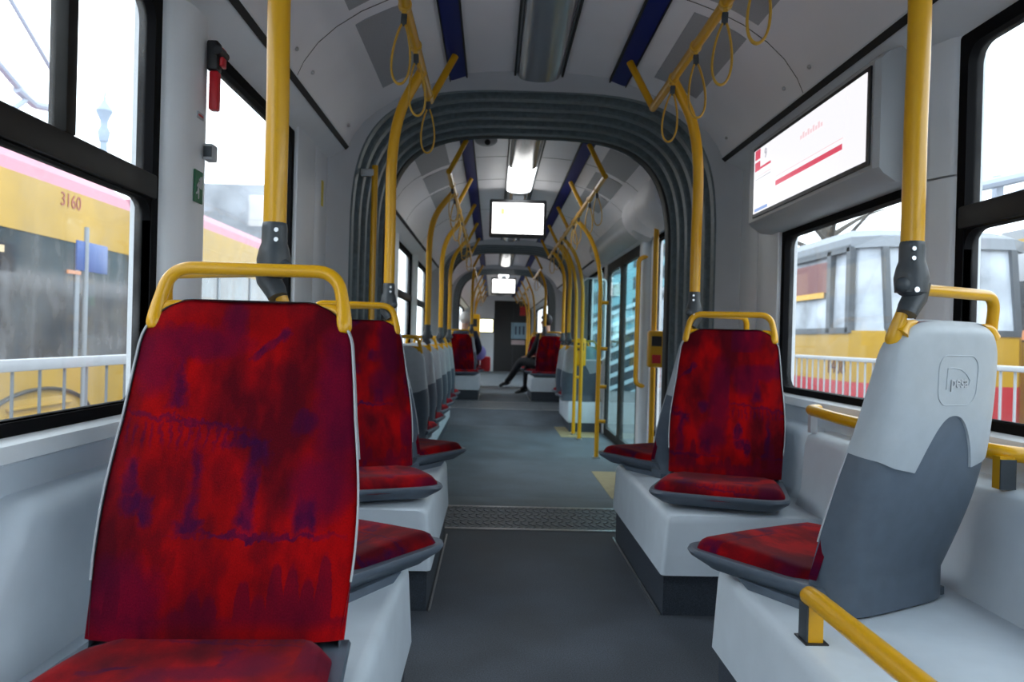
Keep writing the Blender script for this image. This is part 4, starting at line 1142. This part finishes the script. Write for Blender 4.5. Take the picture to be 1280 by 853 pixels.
# left tram (two cars with a bellows between them)
X0 = -5.7-.193
t = thing('tram', 'yellow tram with pink roof and dark windows outside the left windows', 'tram', (X0,8,GZ))
def tb(name, y0,y1,z0,z1,m,x0=0.,x1=-2.3,bev=.0,par=None):
    return link(name, B(*sorted((x0,x1)), y0-8, y1-8, z0-GZ, z1-GZ, bev), m, par or t, smooth=bev>0)
zc = .895
for a, b, dx in ((-4,12.4,0),(13.4,24,.5)):
    tb('car_body', a,b,-.45,.46,TY,x0=dx,x1=dx-2.3); 
    tb('window_band', a+.02,b-.02,.46,zc+1.15,TGL,x0=dx-.02,x1=dx-2.28)
    tb('upper_panel', a,b,zc+1.15,zc+1.83,TY,x0=dx,x1=dx-2.3)
    bm = bmesh.new(); loft(bm, [[(dx,y-8,zc+1.83-GZ),(dx-.08,y-8,zc+2.0-GZ),(dx-.35,y-8,zc+2.2-GZ),(dx-1.9,y-8,zc+2.2-GZ),(dx-2.3,y-8,zc+1.83-GZ)] for y in (a,b)], True, True, True); link('roof', bm, TP, t, angle=20)
    y = a+1.5
    while y < b-1: tb('window_post', y, y+.10, .46, zc+1.15, TG, x0=dx-.005,x1=dx-.10); y += 1.9
    tb('undercarriage', a+.3,b-.3,GZ+.05,-.45,BLACK,x0=dx-.2,x1=dx-2.1)
tb('gangway_bellows', 12.4,13.4,-.4,zc+1.75,mat('pale_bellows',(.35,.40,.46),.7,noise=.3,nscale=3),x0=-.15,x1=-2.1)
for k in range(8): tb('bellows_fold', 12.42+k*.125,12.46+k*.125,-.4,zc+1.75,mat('pale_bellows_edge',(.6,.65,.7),.6),x0=-.10,x1=-.16)
for y, z in ((7.2,zc+1.98),(8.4,zc+1.97)): tb('roof_vent', y,y+.28,z-.13,z+.02,TG,x0=.02,x1=-.12)
for y, z, h in ((8.9,1.75,.10),(7.0,1.62,.07),(10.6,1.62,.06)): tb('saloon_lamp', y,y+.32,z,z+h*.8,WARM if h<.09 else WARM2,x0=.003,x1=-.02)
# wheel arch panel with black rubber arc and louvres
bm = bmesh.new(); arc=[]
for k in range(25):
    a = math.pi*k/24; arc.append((.015,10.0-8-1.28*math.cos(a), .07-GZ-.62+.66*abs(math.sin(a))**.75))
tube(bm, arc, .045, 10, flat=(.5,1)); link('wheel_arch', bm, BLACK, t)
tb('wheel_cover', 9.0,11.0,-.6,-.0,TY,x0=.012,x1=-.1,bev=.01)
for k in range(4): tb('louvre', 9.3,10.7,-.42+k*.10,-.385+k*.10,TY,x0=.05,x1=.0,bev=.008)
Mt = Matrix.Translation((.004,10.62-8,zc+1.68-GZ)) @ Matrix(((0,0,1,0),(1,0,0,0),(0,1,0,0),(0,0,0,1)))
text_mesh('fleet_number','3160',.26,mat('number_red',(.30,.06,.05),.6),t,Mt,ext=.002)
# fence left
def fence(x, y0, y1, zt_, sp, label, bt=.012, rail=.05, zlow=GZ, post=2.4, posts_w=.05, half=.02):
    t = thing('fence', label, 'fence', (x,y0,GZ)); L = y1-y0; H = zt_-GZ
    link('top_rail', B(-half,half,0,L,H-rail,H,.006), WHITE, t); link('bottom_rail', B(-half*.8,half*.8,0,L,.12,.16), WHITE, t)
    bm = bmesh.new(); n = int(L/sp)
    for k in range(n): y = k*sp; box(bm, -bt*.5,bt*.5,y-bt*.5,y+bt*.5,.14,H-rail)
    link('bars', bm, mat('fence_grey',(.16,.18,.20),.5) if x < 0 else mat('fence_pale',(.40,.42,.44),.5), t, smooth=False)
    k = 0
    while k*post < L: link('post', B(-.03,.03,k*post-posts_w,k*post+posts_w,0,H-.01), mat('fence_post',(.42,.47,.52),.6), t); k += 1
fence(-2.9, -2, 16, zc-.19, .27, 'white railing with thin bars between the trams on the left', bt=.014, rail=.07, post=9., posts_w=.02)
# street sign + pole left
t = thing('street_sign', 'blue stop sign on a thin post beyond the left railing', 'sign', (-5.3,9.9,GZ)); link('sign_post', T([(0,0,0),(0,0,2.9)],.03,10), TG, t); link('sign_board', B(-.03,.0,-.2,.55,2.35,2.72,.01), mat('sign_blue',(.03,.08,.28),.4), t)
t = thing('lamp_column', 'slender ornate column rising against the sky on the left', 'column', (-20.6,41.0,GZ-.9))
bm = bmesh.new(); HZ=22
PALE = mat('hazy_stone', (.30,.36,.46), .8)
link('shaft', T([(0,0,0),(0,0,11),(0,0,12.2)], .26, 8, rf=lambda q: 1-.35*q), PALE, t); 
link('capital', T([(0,0,12.2),(0,0,12.7),(0,0,13.0),(0,0,13.3),(0,0,13.8),(0,0,14.2),(0,0,14.35),(0,0,15.2)], .22, 10, rf=lambda q: (1.0,1.4,.8,.9,1.9,.7,.3,.12)[int(q*7+.5)]), PALE, t)
# catenary arms
t = thing('pantograph', 'pale pantograph arms above the left tram roof', 'pantograph', (-6.6,10.7,zc+2.2))
PG = mat('pantograph_grey', (.32,.36,.44), .6)
link('lower_arm', T([(0,-2.4,2.1),(0,-.75,1.22),(0,.1,.90)],.045,8), PG, t); link('upper_arm', T([(0,-1.6,4.6),(0,-.4,2.1),(0,.6,1.5),(0,1.1,1.22)],.030,8), PG, t)
link('hinge', T([(0,-.15,.95),(0,.25,.86),(0,.8,.95),(0,1.1,1.22)],.055,8), PG, t); link('base_frame', T([(0,.1,.90),(0,-.5,.45),(0,-.9,.0)],.035,8), PG, t)
# buildings left
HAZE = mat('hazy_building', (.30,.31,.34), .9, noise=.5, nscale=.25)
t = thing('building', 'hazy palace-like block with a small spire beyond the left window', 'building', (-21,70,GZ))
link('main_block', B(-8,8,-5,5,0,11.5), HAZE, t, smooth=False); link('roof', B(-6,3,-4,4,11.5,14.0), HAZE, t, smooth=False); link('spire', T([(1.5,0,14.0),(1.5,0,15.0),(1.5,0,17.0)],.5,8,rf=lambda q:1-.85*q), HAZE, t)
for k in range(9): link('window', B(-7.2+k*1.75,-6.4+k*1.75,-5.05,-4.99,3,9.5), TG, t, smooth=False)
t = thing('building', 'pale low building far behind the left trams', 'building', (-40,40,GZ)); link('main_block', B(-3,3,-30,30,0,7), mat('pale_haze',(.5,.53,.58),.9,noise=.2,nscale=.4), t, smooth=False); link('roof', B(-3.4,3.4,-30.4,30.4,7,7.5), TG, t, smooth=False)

# right trams
def rtram(name_label, x0, x1, y0, y1, number=None, front=True):
    t = thing('tram', name_label, 'tram', (x0,y0,GZ)); W = x1-x0; L = y1-y0
    g = lambda z: z-GZ
    zr, zw1, zw0, zr0 = zc+1.60, zc+1.33, zc+.25, .44
    pr = lambda z: g(z)
    def ring(z, ins, sl): return [(ins+.25*0,sl,z),(W-ins,sl,z),(W-ins,L,z),(ins,L,z)]
    def ringf(z, sl=0, ch=.42): # chamfered front corners
        return [(0,ch,z),(ch*.75,sl,z),(W-ch*.75,sl,z),(W,ch,z),(W,L,z),(0,L,z)]
    bm = bmesh.new(); loft(bm, [ringf(g(zr0)), ringf(g(zw0-.02),0)], True, True, True); link('car_body', bm, TY, t, smooth=False)
    bm = bmesh.new(); loft(bm, [ringf(g(-.45),.05), ringf(g(zr0),.0)], True, True, True); link('red_skirt', bm, TR, t, smooth=False)
    bm = bmesh.new(); loft(bm, [[(x*.97+.03*W/2, y+.03, z) for x,y,z in ringf(g(zw0-.02),0)], [(x*.95+.05*W/2, y+.05+.0, z) for x,y,z in ringf(g(zw1),.14)]], True, True, True); link('glazing', bm, TGL2, t, smooth=False)
    bm = bmesh.new(); loft(bm, [ringf(g(zw1),.12), ringf(g(zr-.12),.16), [(x*.9+.1*W/2,y+.25,z) for x,y,z in ringf(g(zr),.25)]], True, True, True); link('roof', bm, mat('tram_roof_grey',(.20,.22,.25),.6), t, smooth=False)
    FR = mat('tram_window_frame',(.06,.07,.085),.5)
    # posts along the side facing us and rails
    ys = [.45,1.05] + [1.05+2.0*k for k in range(1,int(L/2))]
    for y in ys:
        bm = bmesh.new(); box(bm, -.02,.06,y-.06,y+.06,g(zw0-.05),g(zw1+.02)); link('window_post', bm, FR, t, smooth=False)
    for x in (.33,W/2,W-.33):
        bm = bmesh.new(); loft(bm, [[(x-.04,-.015,g(zw0)),(x+.04,-.015,g(zw0)),(x+.04,.05,g(zw0)),(x-.04,.05,g(zw0))],[(x-.04,.12,g(zw1)),(x+.04,.12,g(zw1)),(x+.04,.2,g(zw1)),(x-.04,.2,g(zw1))]], True, True, True); link('window_post', bm, FR, t, smooth=False)
    bm = bmesh.new(); box(bm, -.02,.05,.42,L,g(zw0-.06),g(zw0+.02)); box(bm, -.02,.05,.42,L,g(zw1-.04),g(zw1+.05)); link('window_rail', bm, FR, t, smooth=False)
    link('front_rail', B(.3,W-.3,-.02,.05,g(zw0-.06),g(zw0+.02)), FR, t, smooth=False)
    link('undercarriage', B(.2,W-.2,.6,L-.6,.05,.32), BLACK, t, smooth=False)
    if number:
        M = Matrix.Translation((-.006,.78,g(zc-.27))) @ Matrix(((0,0,-1,0),(-1,0,0,0),(0,1,0,0),(0,0,0,1)))
        text_mesh('fleet_number', number, .30, mat('number_dark',(.09,.012,.01),.6), t, M, ext=.002)
    return t
ta = rtram('old yellow tram with red skirt outside the right window', 4.75-.193, 7.1-.193, 9.9, 24, '1408')
tag(ta, 'old yellow tram with red skirt and number outside the right window', 'tram')
link('signal_lamp', B(-.03,.0,2.9,3.02,2.0,2.16), emat('green_lamp',(.0,1.,.25),1.5), ta, smooth=False)
link('interior_rail', B(-.022,-.015,1.2,2.9,2.35,2.43), YEL, ta, smooth=False)
link('red_reflection', B(-.012,-.002,1.12,2.9,2.42,2.86), mat('brown_red_reflection',(.16,.05,.05),.6), ta, smooth=False)  # thin sheet over the side glazing, coloured as a brown-red reflection
# second right tram nearer the edge, side only
t = thing('tram', 'yellow tram with a white band at the right edge of the picture', 'tram', (7.6,4,GZ))
def tq(nm,y0,y1,z0,z1,m,x0=0,x1=2.3): link(nm, B(x0,x1,y0-4,y1-4,z0-GZ,z1-GZ), m, t, smooth=False)
tq('car_body',-3,12.0,-.45,zc+.15,TY); tq('window_band',-3,11.98,zc+.15,zc+1.05,TGL,.02,2.28); tq('white_band',-3,12.0,zc+1.05,zc+1.5,WHITE); tq('upper_panel',-3,12.0,zc+1.5,zc+1.68,TY); tq('roof',-3,12.0,zc+1.68,zc+1.85,TG,.1,2.2)
for k in range(6): tq('window_post', -2+k*2.4,-1.9+k*2.4,zc+.15,zc+1.05,TG,-.005,.1)
tq('route_display', 10.6,11.6,zc+.18,zc+.32,WARM,-.01,.02); tq('undercarriage',-2.6,11.6,GZ+.05,-.45,BLACK,.2,2.1)
fence(2.95, -2, 16, zc-.085, .135, 'white railing with thin bars outside the right windows', bt=.012, rail=.035, post=4.05, posts_w=.12)
t = thing('pantograph', 'grey pantograph arms above the right trams', 'pantograph', (7.0,9.5,zc+1.95))
link('lower_arm', T([(-1.5,.6,.05),(.6,.0,.55),(3.,-.6,1.0)],.07,8), PG, t); link('upper_arm', T([(-.2,2,.1),(.3,.4,.42)],.05,8), PG, t); link('base_post', B(-.7,-.6,.5,.6,-.10,.35), PG, t); link('collector', T([(-1.7,1.2,.7),(-.6,1.0,1.6)],.04,8), PG, t)
t = thing('bare_tree', 'bare dark branches beyond the old yellow tram', 'tree', (9.5,22,GZ))
BRK = mat('bark_dark', (.07,.06,.05), .9)
link('trunk', T(spline([(0,0,0),(.1,0,3),(-.3,.2,5.5),(-.1,0,8)],5), .28, 9, rf=lambda q:1-.7*q), BRK, t)
for k in range(14):
    a = random.uniform(0,6.28); z0_ = random.uniform(3,7.2); l = random.uniform(1.6,3.4)
    link('branch', T(spline([(-.1,.1,z0_),(math.cos(a)*l*.5,math.sin(a)*l*.5,z0_+.6),(math.cos(a)*l,math.sin(a)*l,z0_+random.uniform(.8,1.9))],4), .09, 6, rf=lambda q:1-.85*q), BRK, t)
# teal building with stair bands beyond the doors
TL = mat('teal_cladding', (.17,.36,.42), .5, noise=.1, nscale=.5); TD = mat('teal_dark_glass', (.008,.035,.05), .2); TW = mat('pale_rail', (.45,.58,.64), .5)
t = thing('building', 'teal building with dark windows and sloping bands seen through the doors', 'building', (2.6,26,GZ))
link('main_block', B(0,7,0,6,0,6.9), TL, t, smooth=False)
sh_ = .42
def para(nm, x0,x1,z,h,m,dy=-.06):
    bm = bmesh.new(); loft(bm, [[(x,dy+o,z+sh_*x),(x,dy+o,z+h+sh_*x)] if False else [(x,dy,z+sh_*x),(x,0,z+sh_*x),(x,0,z+h+sh_*x),(x,dy,z+h+sh_*x)] for x in (x0,x1)], True, True, True); link(nm, bm, m, t, smooth=False)
for r in range(5):
    for c_ in range(7): para('window', .35+c_*.75,.85+c_*.75,1.9+r*.72,.42,TD,-.03)
link('stair_opening', B(-.0,7,-.04,.0,-.2,2.0), TD, t, smooth=False)
for k in range(8): para('stair_band', 0,3.2,-.9+k*.42,.13,TW,-.12)

# ------------------------------------------------------------------ light
w = bpy.data.worlds.new('world'); SC.world = w; w.use_nodes = True; nt = w.node_tree
bg = nt.nodes['Background']; tc = nt.nodes.new('ShaderNodeTexCoord'); n = nt.nodes.new('ShaderNodeTexNoise'); n.inputs['Scale'].default_value = 1.6; n.inputs['Detail'].default_value=4
cr = nt.nodes.new('ShaderNodeValToRGB'); cr.color_ramp.elements[0].color=(.76,.88,1.,1); cr.color_ramp.elements[1].color=(.90,.96,1.,1)
nt.links.new(tc.outputs['Generated'], n.inputs[0]); nt.links.new(n.outputs[0], cr.inputs[0]); nt.links.new(cr.outputs[0], bg.inputs[0])
bg.inputs[1].default_value = 2.6
sd = bpy.data.lights.new('overcast_sun','SUN'); sd.energy = .6; sd.angle = R(40); so = bpy.data.objects.new('overcast_sun', sd); C.objects.link(so); so.rotation_euler = (R(48), 0, R(-120))
SC.view_settings.view_transform = 'Standard'; SC.view_settings.look = 'None'; SC.view_settings.gamma = 1; SC.view_settings.exposure = .78
SC.view_settings.use_curve_mapping = False
SC.cycles.max_bounces = 10; SC.cycles.diffuse_bounces = 5; SC.cycles.transparent_max_bounces = 12; SC.cycles.use_denoising = True
SC.cycles.sample_clamp_indirect = 6
